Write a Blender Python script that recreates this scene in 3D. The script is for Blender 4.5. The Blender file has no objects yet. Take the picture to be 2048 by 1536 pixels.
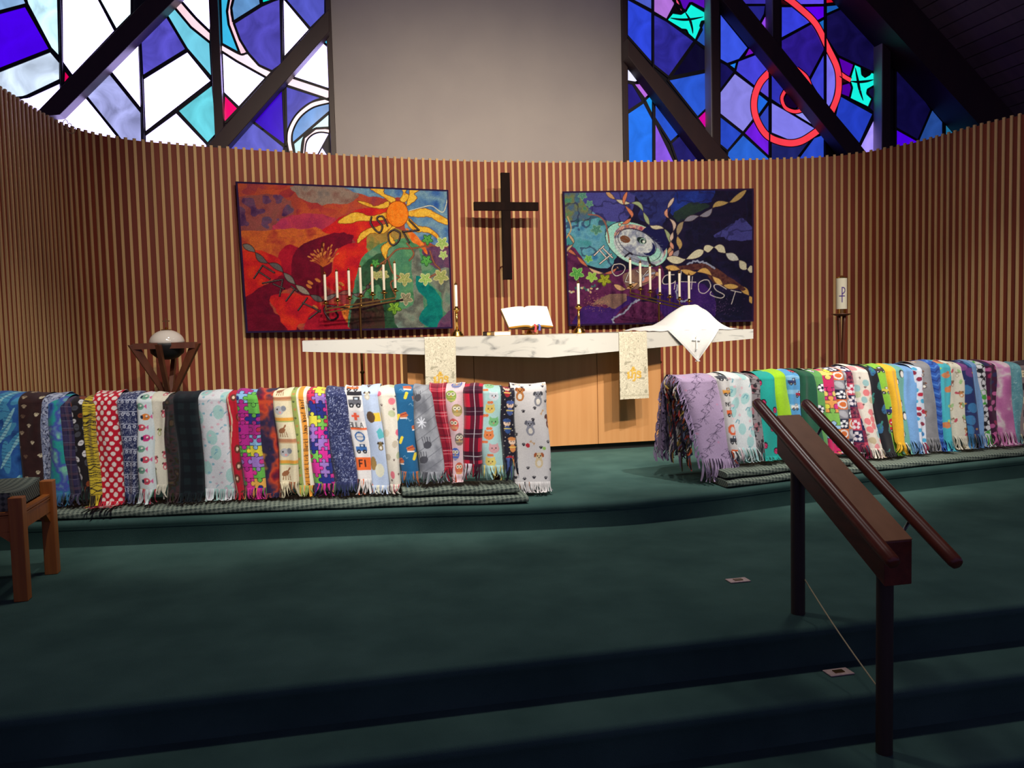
import bpy, math, random
import numpy as np
from math import sin, cos, pi, radians, atan, tan, sqrt
from mathutils import Vector, Matrix
R = random.Random(7); NR = np.random.RandomState(11)
scn = bpy.context.scene
COL = scn.collection

# ---------------------------------------------------------------- camera
FPX = 1716.0
YAW, PITCH, ROLL = radians(12.5), atan(113/1716), radians(1.4)
CAM = np.array([-1.717, -6.636, 1.19])
Fh = np.array([sin(YAW), cos(YAW), 0]); Rh = np.array([cos(YAW), -sin(YAW), 0]); Zh = np.array([0, 0, 1.])
cF = cos(PITCH)*Fh - sin(PITCH)*Zh; cU0 = sin(PITCH)*Fh + cos(PITCH)*Zh
cR = cos(ROLL)*Rh - sin(ROLL)*cU0; cU = sin(ROLL)*Rh + cos(ROLL)*cU0
cam = bpy.data.cameras.new('camera'); cam.sensor_width = 36; cam.lens = FPX/2048*36; cam.clip_end = 100
co = bpy.data.objects.new('camera', cam); COL.objects.link(co)
co.matrix_world = Matrix(((cR[0], cU[0], -cF[0], CAM[0]), (cR[1], cU[1], -cF[1], CAM[1]), (cR[2], cU[2], -cF[2], CAM[2]), (0, 0, 0, 1)))
scn.camera = co

# ---------------------------------------------------------------- world, lamps, exposure
w = bpy.data.worlds.new('world'); scn.world = w; w.use_nodes = True
w.node_tree.nodes['Background'].inputs[0].default_value = (0.5, 0.42, 0.92, 1)
w.node_tree.nodes['Background'].inputs[1].default_value = 0.22
scn.view_settings.view_transform = 'Standard'; scn.view_settings.look = 'None'
scn.view_settings.exposure = 0.0; scn.view_settings.gamma = 1.0; scn.view_settings.use_curve_mapping = False

def spot(name, loc, target, energy, angle, blend=1.0, size=0.05, color=(1, 0.86, 0.66)):
    l = bpy.data.lights.new(name, 'SPOT'); l.energy = energy; l.spot_size = radians(angle); l.spot_blend = blend
    l.shadow_soft_size = size; l.color = color
    o = bpy.data.objects.new(name, l); COL.objects.link(o); o.location = loc
    o.rotation_euler = (Vector(target)-Vector(loc)).to_track_quat('-Z', 'Y').to_euler()
    return o
SPOTS = [((-1.1, -5.0, 4.7), (-.75, 1.0, 1.95), 560, 54, (1, .84, .62), .05), ((0.25, -5.0, 4.7), (0.2, 1.2, 2.0), 720, 62, (1, .84, .62), .05),
         ((1.6, -5.0, 4.7), (1.15, 1.0, 1.95), 500, 52, (1, .84, .62), .05),
         ((-1.6, -1.9, 5.4), (-1.3, -1.5, 0), 215, 104, (1, .96, .92), .25), ((1.6, -1.9, 5.4), (1.4, -1.5, 0), 215, 104, (1, .96, .92), .25), ((0, -.6, 5.4), (0, -.8, 0), 25, 70, (1, .9, .78), .1),
         ((-2.2, -4.3, 5.2), (-2.3, -1.0, 1.05), 640, 36, (1, .97, .93), .06), ((-.7, -4.3, 5.2), (-.8, -1.0, 1.1), 1080, 36, (1, .97, .93), .06), ((1.4, -4.3, 5.2), (1.4, -1.0, 1.1), 980, 36, (1, .97, .93), .06), ((2.8, -4.3, 5.2), (2.55, -.85, 1.05), 640, 34, (1, .97, .93), .06)]
for l, t, e, a, c_, sz in SPOTS: spot('spot_light', l, t, e, a, 1.0 if a > 40 else .75, sz, c_)

# ---------------------------------------------------------------- helpers
def ray(x, y): return cF + cR*(x-1024)/FPX - cU*(y-768)/FPX
def onz(x, y, z): r = ray(x, y); return CAM + r*((z-CAM[2])/r[2])
def onv(x, y, v): r = ray(x, y); return CAM + r*((v-CAM[1])/r[1])
def onu(x, y, u): r = ray(x, y); return CAM + r*((u-CAM[0])/r[0])
def onplane(x, y, p, q):            # vertical plane through plan points p and q
    n = np.array([-(q[1]-p[1]), q[0]-p[0], 0.]); r = ray(x, y)
    return CAM + r*((np.array([p[0], p[1], 0])-CAM)@n/(r@n))
def oncurve(x, y, fn):
    r = ray(x, y); v = fn(0)
    for _ in range(60):
        P = CAM + r*((v-CAM[1])/r[1]); v = .5*v+.5*fn(P[0])
    return CAM + r*((v-CAM[1])/r[1])
def interp(pts): 
    xs = [p[0] for p in pts]; ys = [p[1] for p in pts]
    return lambda u: float(np.interp(u, xs, ys))

class MB:
    def __init__(s): s.v = []; s.f = []; s.c = []
    def add(s, vs, fs):
        b = len(s.v); s.v += [tuple(map(float, p)) for p in vs]; s.f += [tuple(b+i for i in f) for f in fs]; return s
    def hexa(s, p):  # 4 bottom, 4 top
        return s.add(p, [(3, 2, 1, 0), (4, 5, 6, 7), (0, 1, 5, 4), (1, 2, 6, 5), (2, 3, 7, 6), (3, 0, 4, 7)])
    def box(s, x0, x1, y0, y1, z0, z1):
        return s.hexa([(x0, y0, z0), (x1, y0, z0), (x1, y1, z0), (x0, y1, z0), (x0, y0, z1), (x1, y0, z1), (x1, y1, z1), (x0, y1, z1)])
    def bar(s, a, b, w, h, up=(0, 0, 1)):
        a = Vector(a); b = Vector(b); d = (b-a).normalized(); sd = d.cross(Vector(up)).normalized(); u = sd.cross(d)
        P = []
        for p in (a, b):
            for i, j in ((-1, -1), (1, -1), (1, 1), (-1, 1)): P.append(p+sd*i*w/2+u*j*h/2)
        return s.add(P, [(3, 2, 1, 0), (4, 5, 6, 7), (0, 1, 5, 4), (1, 2, 6, 5), (2, 3, 7, 6), (3, 0, 4, 7)])
    def prism(s, poly, z0, z1):
        n = len(poly)
        vs = [(x, y, z0) for x, y in poly]+[(x, y, z1) for x, y in poly]
        return s.add(vs, [tuple(range(n))[::-1], tuple(range(n, 2*n))]+[(i, (i+1) % n, n+(i+1) % n, n+i) for i in range(n)])
    def slab(s, pts, off):     # polygon of 3D points extruded by vector
        n = len(pts); pts = [np.array(p) for p in pts]; off = np.array(off)
        return s.add(pts+[p+off for p in pts], [tuple(range(n)), tuple(range(n, 2*n))[::-1]]+[(i, n+i, n+(i+1) % n, (i+1) % n) for i in range(n)])
    def tube(s, path, r, n=8, flat=1.0):
        path = [Vector(p) for p in path]; m = len(path); rs = r if isinstance(r, (list, tuple)) else [r]*m
        up = Vector((0, 0, 1)); vs = []
        for i, p in enumerate(path):
            d = (path[min(i+1, m-1)]-path[max(i-1, 0)]).normalized()
            u0 = up if abs(d.dot(up)) < .95 else Vector((0, 1, 0))
            a = d.cross(u0).normalized(); b = a.cross(d)
            for k in range(n):
                t = 2*pi*k/n; vs.append(p+a*rs[i]*cos(t)+b*rs[i]*flat*sin(t))
        fs = [(i*n+k, i*n+(k+1) % n, (i+1)*n+(k+1) % n, (i+1)*n+k) for i in range(m-1) for k in range(n)]
        fs += [tuple(range(n))[::-1], tuple(range((m-1)*n, m*n))]
        return s.add(vs, fs)
    def lathe(s, c, prof, n=24):
        vs = [(c[0]+r*cos(2*pi*k/n), c[1]+r*sin(2*pi*k/n), c[2]+z) for r, z in prof for k in range(n)]
        m = len(prof)
        fs = [(i*n+k, i*n+(k+1) % n, (i+1)*n+(k+1) % n, (i+1)*n+k) for i in range(m-1) for k in range(n)]
        fs += [tuple(range(n))[::-1], tuple(range((m-1)*n, m*n))]
        return s.add(vs, fs)
    def grid(s, G, flip=False):
        h, w_ = G.shape[:2]
        fs = [(i*w_+j, i*w_+j+1, (i+1)*w_+j+1, (i+1)*w_+j) for i in range(h-1) for j in range(w_-1)]
        if flip: fs = [f[::-1] for f in fs]
        return s.add([tuple(p) for p in G.reshape(-1, 3)], fs)

WL = {}
def link(o, parent, loc):
    COL.objects.link(o); o.location = loc; WL[o.name] = Vector(loc)
    if parent is not None:
        o.parent = parent; o.matrix_parent_inverse = Matrix.Translation(-WL[parent.name])
def tag(o, label=None, cat=None, group=None, kind=None):
    if label: o['label'] = label
    if cat: o['category'] = cat
    if group: o['group'] = group
    if kind: o['kind'] = kind
    return o
def obj(name, mb, mat, parent=None, smooth=False, bevel=0, colors=None, **t):
    V = np.array(mb.v, dtype=float); base = np.array([(V[:, 0].min()+V[:, 0].max())/2, (V[:, 1].min()+V[:, 1].max())/2, V[:, 2].min()])
    me = bpy.data.meshes.new(name); me.from_pydata((V-base).tolist(), [], mb.f)
    if colors is not None:
        at = me.color_attributes.new('Col', 'FLOAT_COLOR', 'POINT')
        c = np.clip(np.asarray(colors, float)/255., 0, 1)
        c = np.where(c <= .04045, c/12.92, ((c+.055)/1.055)**2.4)
        at.data.foreach_set('color', np.concatenate([c, np.ones((len(c), 1))], 1).astype(np.float32).ravel())
    if mat: me.materials.append(mat)
    if smooth is True: me.polygons.foreach_set('use_smooth', [True]*len(me.polygons))
    me.update()
    o = bpy.data.objects.new(name, me); link(o, parent, base)
    if smooth == 'auto': me.shade_smooth() if False else me.polygons.foreach_set('use_smooth', [True]*len(me.polygons)); 
    if smooth == 'auto':
        import bmesh
        bm = bmesh.new(); bm.from_mesh(me)
        for e in bm.edges:
            if len(e.link_faces) == 2 and e.calc_face_angle(0) > .7: e.smooth = False
        bm.to_mesh(me); bm.free()
    if bevel:
        m = o.modifiers.new('b', 'BEVEL'); m.width = bevel; m.segments = 2; m.limit_method = 'ANGLE'
    return tag(o, **t)
def empty(name, loc, **t):
    o = bpy.data.objects.new(name, None); o.empty_display_size = .1; link(o, None, Vector(loc)); return tag(o, **t)

# ---------------------------------------------------------------- materials
def lin(c):
    return tuple((x/12.92 if x <= .04045 else ((x+.055)/1.055)**2.4) for x in [v/255 for v in c])+(1,)
def base_mat(name):
    m = bpy.data.materials.new(name); m.use_nodes = True; nt = m.node_tree
    return m, nt, nt.nodes['Principled BSDF'], nt.nodes.new, nt.links.new
def mat(name, c, c2=None, rough=.5, metal=0, scale=(8, 8, 8), bump=0, bscale=200, spec=None, rnd=0, detail=4):
    m, nt, b, N, L = base_mat(name)
    b.inputs['Roughness'].default_value = rough; b.inputs['Metallic'].default_value = metal
    if spec is not None: b.inputs['Specular IOR Level'].default_value = spec
    b.inputs['Base Color'].default_value = lin(c)
    tc = N('ShaderNodeTexCoord'); mp = N('ShaderNodeMapping'); L(tc.outputs['Object'], mp.inputs[0]); mp.inputs['Scale'].default_value = scale
    out = None
    if c2 is not None:
        n = N('ShaderNodeTexNoise'); n.inputs['Scale'].default_value = 1; n.inputs['Detail'].default_value = detail; L(mp.outputs[0], n.inputs['Vector'])
        r = N('ShaderNodeValToRGB'); r.color_ramp.elements[0].position = .32; r.color_ramp.elements[1].position = .68
        r.color_ramp.elements[0].color = lin(c); r.color_ramp.elements[1].color = lin(c2); L(n.outputs[0], r.inputs[0]); out = r.outputs[0]
        if rnd:
            oi = N('ShaderNodeObjectInfo'); mr = N('ShaderNodeMapRange'); mr.inputs[3].default_value = 1-rnd; mr.inputs[4].default_value = 1+rnd
            L(oi.outputs['Random'], mr.inputs[0]); hs = N('ShaderNodeHueSaturation'); L(mr.outputs[0], hs.inputs['Value']); L(out, hs.inputs['Color']); out = hs.outputs[0]
            ad = N('ShaderNodeVectorMath'); ad.operation = 'ADD'; L(tc.outputs['Object'], ad.inputs[0]); L(oi.outputs['Location'], ad.inputs[1]); L(ad.outputs[0], mp.inputs[0])
        L(out, b.inputs['Base Color'])
    if bump:
        n2 = N('ShaderNodeTexNoise'); n2.inputs['Scale'].default_value = bscale; L(tc.outputs['Object'], n2.inputs['Vector'])
        bp = N('ShaderNodeBump'); bp.inputs['Strength'].default_value = bump; bp.inputs['Distance'].default_value = .01
        L(n2.outputs[0], bp.inputs['Height']); L(bp.outputs[0], b.inputs['Normal'])
    return m
def colmat(name, rough=.9, bump=.25, bscale=260, sheen=.2):
    m, nt, b, N, L = base_mat(name)
    a = N('ShaderNodeVertexColor'); a.layer_name = 'Col'; L(a.outputs[0], b.inputs['Base Color'])
    b.inputs['Roughness'].default_value = rough; b.inputs['Specular IOR Level'].default_value = .15; b.inputs['Sheen Weight'].default_value = sheen
    if bump:
        tc = N('ShaderNodeTexCoord'); n2 = N('ShaderNodeTexNoise'); n2.inputs['Scale'].default_value = bscale; L(tc.outputs['Object'], n2.inputs['Vector'])
        bp = N('ShaderNodeBump'); bp.inputs['Strength'].default_value = bump; bp.inputs['Distance'].default_value = .004
        L(n2.outputs[0], bp.inputs['Height']); L(bp.outputs[0], b.inputs['Normal'])
    return m
M = {}
M['slat'] = mat('pale_pine', (214, 172, 112), (226, 186, 128), .55, scale=(30, 30, 1.5), rnd=.07)
M['backing'] = mat('red_wood', (128, 50, 28), (142, 58, 34), .6, scale=(14, 14, .8), rnd=.13)
M['carpet'] = mat('green_carpet', (58, 84, 78), (72, 100, 92), 1, scale=(3, 3, 3), bump=.45, bscale=520, spec=.05)
M['plaster'] = mat('grey_plaster', (208, 202, 204), (216, 210, 210), .8, scale=(2, 2, 2), bump=.05, bscale=60)
M['timber'] = mat('dark_timber', (60, 42, 48), (70, 48, 50), .45, scale=(6, 6, 2))
M['ceil'] = mat('dark_plank', (116, 98, 104), (130, 110, 114), .7, scale=(2, 8, 2), rnd=.15)
M['lead'] = mat('lead_came', (28, 26, 40), rough=.5)
M['oak'] = mat('oak', (190, 114, 48), (164, 92, 38), .4, scale=(40, 40, 3))
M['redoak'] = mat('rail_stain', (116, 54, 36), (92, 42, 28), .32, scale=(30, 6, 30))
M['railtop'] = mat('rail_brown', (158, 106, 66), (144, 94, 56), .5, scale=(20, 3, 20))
M['post'] = mat('post_dark', (60, 46, 38), (50, 38, 32), .5, scale=(20, 20, 2))
M['walnut'] = mat('walnut', (112, 64, 42), (92, 50, 34), .4, scale=(20, 20, 6))
M['darkwood'] = mat('cross_wood', (34, 20, 18), (24, 14, 14), .85, scale=(20, 20, 3), spec=.15)
M['panel'] = mat('birch_panel', (206, 150, 96), (196, 138, 84), .42, scale=(22, 22, .8))
M['black'] = mat('black_base', (18, 15, 15), rough=.6)
M['brass'] = mat('brass', (206, 160, 84), rough=.22, metal=1)
M['bronze'] = mat('aged_brass', (120, 92, 56), rough=.35, metal=1)
M['wax'] = mat('white_wax', (246, 240, 222), rough=.45)
M['milk'] = mat('milk_glass', (226, 216, 202), rough=.12)
M['cloth'] = mat('white_linen', (226, 225, 222), (218, 217, 214), .85, scale=(4, 4, 4), bump=.15, bscale=120)
M['page'] = mat('paper', (250, 248, 240), rough=.8)
M['gilt'] = mat('gilt_edge', (222, 182, 92), rough=.45)
M['cover'] = mat('book_cover', (62, 30, 30), rough=.6)
M['tan'] = mat('tan_cover', (205, 170, 130), (190, 150, 110), .6)
M['red'] = mat('red_ribbon', (200, 30, 40), rough=.6)
M['blue'] = mat('blue_ribbon', (50, 70, 160), rough=.6)
M['steel'] = mat('steel', (150, 150, 150), rough=.3, metal=1)
M['cord'] = mat('beige_cord', (176, 160, 120), rough=.7)
M['plate'] = mat('brass_plate', (176, 150, 144), (200, 172, 162), .4, metal=.1, scale=(60, 60, 60))
M['fleece'] = colmat('printed_fleece'); M['quilt'] = colmat('quilted_fabric', bump=.9, bscale=42, sheen=.1); M['damask'] = colmat('damask', .6, .15, 90, .1)
M['print'] = colmat('painted_wax', .4, 0, sheen=0)
def marble():
    m, nt, b, N, L = base_mat('white_marble')
    tc = N('ShaderNodeTexCoord'); mp = N('ShaderNodeMapping'); mp.inputs['Rotation'].default_value = (0, .5, 0); mp.inputs['Scale'].default_value = (1.6, 2, 5)
    L(tc.outputs['Object'], mp.inputs[0])
    n = N('ShaderNodeTexNoise'); n.inputs['Scale'].default_value = 2.2; n.inputs['Detail'].default_value = 9; n.inputs['Distortion'].default_value = 1.6; L(mp.outputs[0], n.inputs['Vector'])
    r = N('ShaderNodeValToRGB'); e = r.color_ramp.elements; e[0].position = .3; e[0].color = lin((136, 136, 133)); e[1].position = .47; e[1].color = lin((206, 204, 195))
    x = e.new(.39); x.color = lin((184, 183, 176)); L(n.outputs[0], r.inputs[0]); L(r.outputs[0], b.inputs['Base Color'])
    b.inputs['Roughness'].default_value = .28
    return m
M['marble'] = marble()
def weave():
    m, nt, b, N, L = base_mat('diamond_weave')
    tc = N('ShaderNodeTexCoord'); mp = N('ShaderNodeMapping'); mp.inputs['Scale'].default_value = (1, 1, 1); L(tc.outputs['Object'], mp.inputs[0])
    sx = N('ShaderNodeSeparateXYZ'); L(mp.outputs[0], sx.inputs[0])
    a = N('ShaderNodeMath'); a.operation = 'MULTIPLY'; a.inputs[1].default_value = 2*pi/.052; yz = N('ShaderNodeMath'); yz.operation = 'ADD'; L(sx.outputs[1], yz.inputs[0]); L(sx.outputs[2], yz.inputs[1])
    pl_ = N('ShaderNodeMath'); pl_.operation = 'ADD'; L(sx.outputs[0], pl_.inputs[0]); L(yz.outputs[0], pl_.inputs[1]); mi_ = N('ShaderNodeMath'); mi_.operation = 'SUBTRACT'; L(sx.outputs[0], mi_.inputs[0]); L(yz.outputs[0], mi_.inputs[1])
    L(pl_.outputs[0], a.inputs[0])
    c = N('ShaderNodeMath'); c.operation = 'MULTIPLY'; c.inputs[1].default_value = 2*pi/.052; L(mi_.outputs[0], c.inputs[0])
    s1 = N('ShaderNodeMath'); s1.operation = 'COSINE'; L(a.outputs[0], s1.inputs[0]); s2 = N('ShaderNodeMath'); s2.operation = 'COSINE'; L(c.outputs[0], s2.inputs[0])
    ad = N('ShaderNodeMath'); ad.operation = 'MULTIPLY'; L(s1.outputs[0], ad.inputs[0]); L(s2.outputs[0], ad.inputs[1])
    r = N('ShaderNodeValToRGB'); r.color_ramp.elements[0].position = .35; r.color_ramp.elements[0].color = lin((124, 134, 118)); r.color_ramp.elements[1].position = .75; r.color_ramp.elements[1].color = lin((66, 78, 70))
    mr = N('ShaderNodeMapRange'); mr.inputs[1].default_value = -1; L(ad.outputs[0], mr.inputs[0]); L(mr.outputs[0], r.inputs[0]); L(r.outputs[0], b.inputs['Base Color']); b.inputs['Roughness'].default_value = .9
    bp = N('ShaderNodeBump'); bp.inputs['Strength'].default_value = .3; bp.inputs['Distance'].default_value = .004; L(ad.outputs[0], bp.inputs['Height']); L(bp.outputs[0], b.inputs['Normal'])
    return m
M['weave'] = weave()
GC = {}
def glass(c, strength=1.0, mottle=.25):
    k = (c, strength, mottle)
    if k in GC: return GC[k]
    m, nt, b, N, L = base_mat('stained_glass')
    b.inputs['Base Color'].default_value = lin(tuple(int(x*.35) for x in c)); b.inputs['Roughness'].default_value = .18
    tc = N('ShaderNodeTexCoord'); n = N('ShaderNodeTexNoise'); n.inputs['Scale'].default_value = 3.2; n.inputs['Detail'].default_value = 6; n.inputs['Distortion'].default_value = 1.2
    L(tc.outputs['Object'], n.inputs['Vector']); mr = N('ShaderNodeMapRange'); mr.inputs[1].default_value = .3; mr.inputs[2].default_value = .7
    mr.inputs[3].default_value = strength*(1-mottle); mr.inputs[4].default_value = strength*(1+mottle); L(n.outputs[0], mr.inputs[0])
    L(mr.outputs[0], b.inputs['Emission Strength']); b.inputs['Emission Color'].default_value = lin(c)
    bp = N('ShaderNodeBump'); bp.inputs['Strength'].default_value = .15; L(n.outputs[0], bp.inputs['Height']); L(bp.outputs[0], b.inputs['Normal'])
    GC[k] = m; return m

# ---------------------------------------------------------------- painting (flat prints as colour attributes)
def vnoise(h, w_, cell, rng=NR):
    gh, gw = int(h/cell)+3, int(w_/cell)+3; g = rng.rand(gh, gw)
    y = np.arange(h)/cell; x = np.arange(w_)/cell; iy = y.astype(int); ix = x.astype(int); fy = y-iy; fx = x-ix
    fy = (fy*fy*(3-2*fy))[:, None]; fx = (fx*fx*(3-2*fx))[None]
    a = g[iy][:, ix]; b = g[iy][:, ix+1]; c = g[iy+1][:, ix]; d = g[iy+1][:, ix+1]
    return (a*(1-fx)+b*fx)*(1-fy)+(c*(1-fx)+d*fx)*fy
def fbm(h, w_, cell, o=4, rng=NR):
    t = np.zeros((h, w_)); s = 0
    for k in range(o):
        t += vnoise(h, w_, max(cell/2**k, 1.01), rng)*.5**k; s += .5**k
    t /= s
    return np.clip((t-.5)*1.7+.5, 0, 1)
def ramp(t, cols):
    cols = np.array(cols, float); x = np.linspace(0, 1, len(cols))
    return np.stack([np.interp(t, x, cols[:, k]) for k in range(3)], -1)
class Cv:
    def __init__(s, w_, h, bg, S=3, seed=1):
        s.S = S; s.W = int(w_*S)+1; s.H = int(h*S)+1; s.w = w_; s.h = h; s.a = np.zeros((s.H, s.W, 3)); s.a[:] = bg; s.r = random.Random(seed); s.n = np.random.RandomState(seed)
    def box(s, x0, x1, y0, y1):
        S = s.S; a = max(int(x0*S)-1, 0); b = min(int(x1*S)+2, s.W); c = max(int(y0*S)-1, 0); d = min(int(y1*S)+2, s.H)
        if b <= a or d <= c: return None
        Y, X = np.mgrid[c:d, a:b]; return (slice(c, d), slice(a, b)), X/S, Y/S
    def put(s, sl, m, col, al=1):
        v = s.a[sl]; c = col[sl] if isinstance(col, np.ndarray) and col.ndim == 3 else np.array(col, float)
        mm = (m*al)[..., None]; s.a[sl] = v*(1-mm)+c*mm
    def ell(s, cx, cy, rx, ry, col, rot=0, al=1, ring=0):
        q = max(rx, ry)+1; z = s.box(cx-q, cx+q, cy-q, cy+q)
        if z is None: return
        sl, X, Y = z; dx = X-cx; dy = Y-cy; c_, s_ = cos(rot), sin(rot); p = (dx*c_+dy*s_)/rx; k = (-dx*s_+dy*c_)/ry; d = np.sqrt(p*p+k*k)
        m = (d <= 1) if not ring else (np.abs(d-1) <= ring)
        s.put(sl, m.astype(float), col, al)
    def poly(s, pts, col, al=1):
        xs = [p[0] for p in pts]; ys = [p[1] for p in pts]; z = s.box(min(xs), max(xs), min(ys), max(ys))
        if z is None: return
        sl, X, Y = z; m = np.zeros(X.shape, bool); n = len(pts)
        for i in range(n):
            x1, y1 = pts[i]; x2, y2 = pts[(i+1) % n]
            if y1 == y2: continue
            c = ((y1 > Y) != (y2 > Y)) & (X < (x2-x1)*(Y-y1)/(y2-y1)+x1); m ^= c
        s.put(sl, m.astype(float), col, al)
    def line(s, pts, wd, col, al=1):
        for (x1, y1), (x2, y2) in zip(pts, pts[1:]):
            q = wd; z = s.box(min(x1, x2)-q, max(x1, x2)+q, min(y1, y2)-q, max(y1, y2)+q)
            if z is None: continue
            sl, X, Y = z; dx, dy = x2-x1, y2-y1; L2 = dx*dx+dy*dy+1e-9; t = np.clip(((X-x1)*dx+(Y-y1)*dy)/L2, 0, 1)
            d = np.hypot(X-x1-t*dx, Y-y1-t*dy); s.put(sl, np.clip((wd/2-d)*s.S+.5, 0, 1), col, al)
    def rect(s, x0, y0, x1, y1, col, al=1): s.poly([(x0, y0), (x1, y0), (x1, y1), (x0, y1)], col, al)
    def noise(s, cell, cols, o=4): s.a[:] = ramp(fbm(s.H, s.W, cell*s.S, o, s.n), cols)
    def nmask(s, cell, lo, hi, col, al=1, o=3):
        t = fbm(s.H, s.W, cell*s.S, o, s.n); m = ((t > lo) & (t < hi)).astype(float)[..., None]*al; s.a[:] = s.a*(1-m)+np.array(col, float)*m
    def grain(s, amt=.06): s.a *= (1+amt*(s.n.rand(s.H, s.W, 1)-.5)*2)
    def sample(s, x, y):
        X = np.clip(x*s.S, 0, s.W-1.001); Y = np.clip(y*s.S, 0, s.H-1.001); ix = X.astype(int); iy = Y.astype(int); ix2 = np.minimum(ix+1, s.W-1); iy2 = np.minimum(iy+1, s.H-1)
        fx = (X-ix)[..., None]; fy = (Y-iy)[..., None]; a = s.a
        return (a[iy, ix]*(1-fx)+a[iy, ix2]*fx)*(1-fy)+(a[iy2, ix]*(1-fx)+a[iy2, ix2]*fx)*fy
def smooth(pts, n=8, closed=False):
    P = [np.array(p, float) for p in pts]; m = len(P); out = []
    rng_ = range(m if closed else m-1)
    for i in rng_:
        p0 = P[(i-1) % m] if closed or i > 0 else P[0]; p1 = P[i]; p2 = P[(i+1) % m]; p3 = P[(i+2) % m] if closed or i+2 < m else P[-1]
        for k in range(n):
            t = k/n; out.append(.5*((2*p1)+(p2-p0)*t+(2*p0-5*p1+4*p2-p3)*t*t+(3*p1-p0-3*p2+p3)*t**3))
    if not closed: out.append(P[-1])
    return [tuple(p) for p in out]

# ================================================================ SETTING
ZU = .155
RISER = [(-5.2, -1.1), (-4.2, -1.22), (-3.4, -1.345), (-2.16, -1.52), (-1.2, -1.67), (-.6, -1.80), (0, -1.87), (.6, -1.80), (1.2, -1.67), (2.16, -1.52), (3.4, -1.345), (4.2, -1.22), (5.2, -1.1)]
rv = interp(RISER)
def rounded_step(mb, line, vback, ztop, zbot, r=.025):
    # stair nosing: front line polyline (u,v), rounded lip
    prof = [(0.0, zbot), (0.0, ztop-2*r)]+[(-r*sin(a*pi/6)*.9, ztop-2*r+r-r*cos(a*pi/6)) for a in range(1, 7)]
    prof = [(0, zbot), (0, ztop-2.2*r), (-.012, ztop-1.6*r), (-.014, ztop-.9*r), (-.008, ztop-.3*r), (.006, ztop), (vback, ztop)]
    G = np.array([[(u, v+dv if i < 6 else vback, z) for (u, v) in line] for i, (dv, z) in enumerate(prof)])
    mb.grid(G, flip=True)
us = np.linspace(-5.2, 5.2, 81)
def rvs(u): return rv(abs(u)*-1)
mb = MB(); rounded_step(mb, [(u, (rvs(u)+rvs(min(u+.12, 5.2))+rvs(max(u-.12, -5.2)))/3) for u in us], 5.0, ZU, -.02)
obj('floor', mb, M['carpet'], smooth='auto', kind='structure')
EDGE = [(-3.69, 0, -.157), (-3.955, -.157, -.314), (-4.23, -.314, -.47)]
ln = np.linspace(-7, 7, 29)
mb = MB(); rounded_step(mb, [(u, -3.69) for u in ln], 4.9, 0, -.17); obj('floor', mb, M['carpet'], smooth='auto', kind='structure')
for v, zt, zb in EDGE[1:]:
    mb = MB(); rounded_step(mb, [(u, v) for u in ln], v+.3, zt, zb-.01); obj('floor', mb, M['carpet'], smooth='auto', kind='structure')
mb = MB(); mb.box(-7, 7, -11, -4.2, -.52, -.47); obj('floor', mb, M['carpet'], kind='structure')

# curved slatted wall
WP = [(-3.85, -3.2), (-3.74, -1.8), (-3.63, -.62), (-3.59, -.1), (-3.52, .40), (-3.39, .68), (-3.2, .86), (-2.9, 1.0), (-2.525, 1.116), (-1.569, 1.334), (-.698, 1.478), (0, 1.53), (.618, 1.5), (1.253, 1.416), (1.987, 1.297),
      (2.459, 1.195), (2.855, 1.10), (3.157, .975), (3.394, .774), (3.55, .465), (3.635, .18), (3.67, -.115), (3.71, -.42), (3.785, -.8), (3.95, -1.8), (4.1, -3.2)]
wc = np.array(smooth(WP, 24)); seg = np.hypot(*np.diff(wc, axis=0).T); arc = np.concatenate([[0], np.cumsum(seg)])
def wall_at(s):
    p = np.array([np.interp(s, arc, wc[:, 0]), np.interp(s, arc, wc[:, 1])]); q = np.array([np.interp(s+.02, arc, wc[:, 0]), np.interp(s+.02, arc, wc[:, 1])]); d = q-p; d /= np.hypot(*d); return p, d
wv = interp([tuple(p) for p in wc[(wc[:, 1] > .9)]])
WT = 2.79
ss = np.arange(0.02, arc[-1]-.05, .05); fr = []; bk = []
for s in ss:
    p, d = wall_at(s); n = np.array([-d[1], d[0]]); fr.append(p+n*.024); bk.append(p+n*.08)
mb = MB(); zs = [-.0, WT-.014]; G = []
prof = [fr, fr, bk, bk]
G = np.array([[(p[0], p[1], z) for p in row] for row, z in ((fr, 0.0), (fr, WT-.014), (bk, WT-.014), (bk, 0.0))])
mb.grid(G, flip=True)
wall = obj('wall_back', mb, M['backing'], smooth='auto', kind='structure')
sm = bpy.data.meshes.new('slat'); b_ = MB().box(-.0115, .0115, 0, .016, 0, WT-ZU); sm.from_pydata(b_.v, [], b_.f); sm.materials.append(M['slat'])
bm_ = bpy.data.meshes.new('backing_board'); b_ = MB().box(-.0325, .0325, .009, .024, 0, WT-ZU-.014); bm_.from_pydata(b_.v, [], b_.f); bm_.materials.append(M['backing'])
s = .06; nsl = 0
while s < arc[-1]-.1:
    p, d = wall_at(s); o = bpy.data.objects.new('slat', sm); link(o, wall, (p[0], p[1], ZU if -1.3 < p[1] else 0)); o.rotation_euler.z = math.atan2(d[1], d[0]); 
    p2, d2 = wall_at(s+.0335); o2 = bpy.data.objects.new('backing_board', bm_); link(o2, wall, (p2[0], p2[1], ZU if -1.3 < p2[1] else 0)); o2.rotation_euler.z = math.atan2(d2[1], d2[0])
    s += .067; nsl += 1
    if p[1] <= -1.3: o.scale.z = WT/(WT-ZU)

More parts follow.
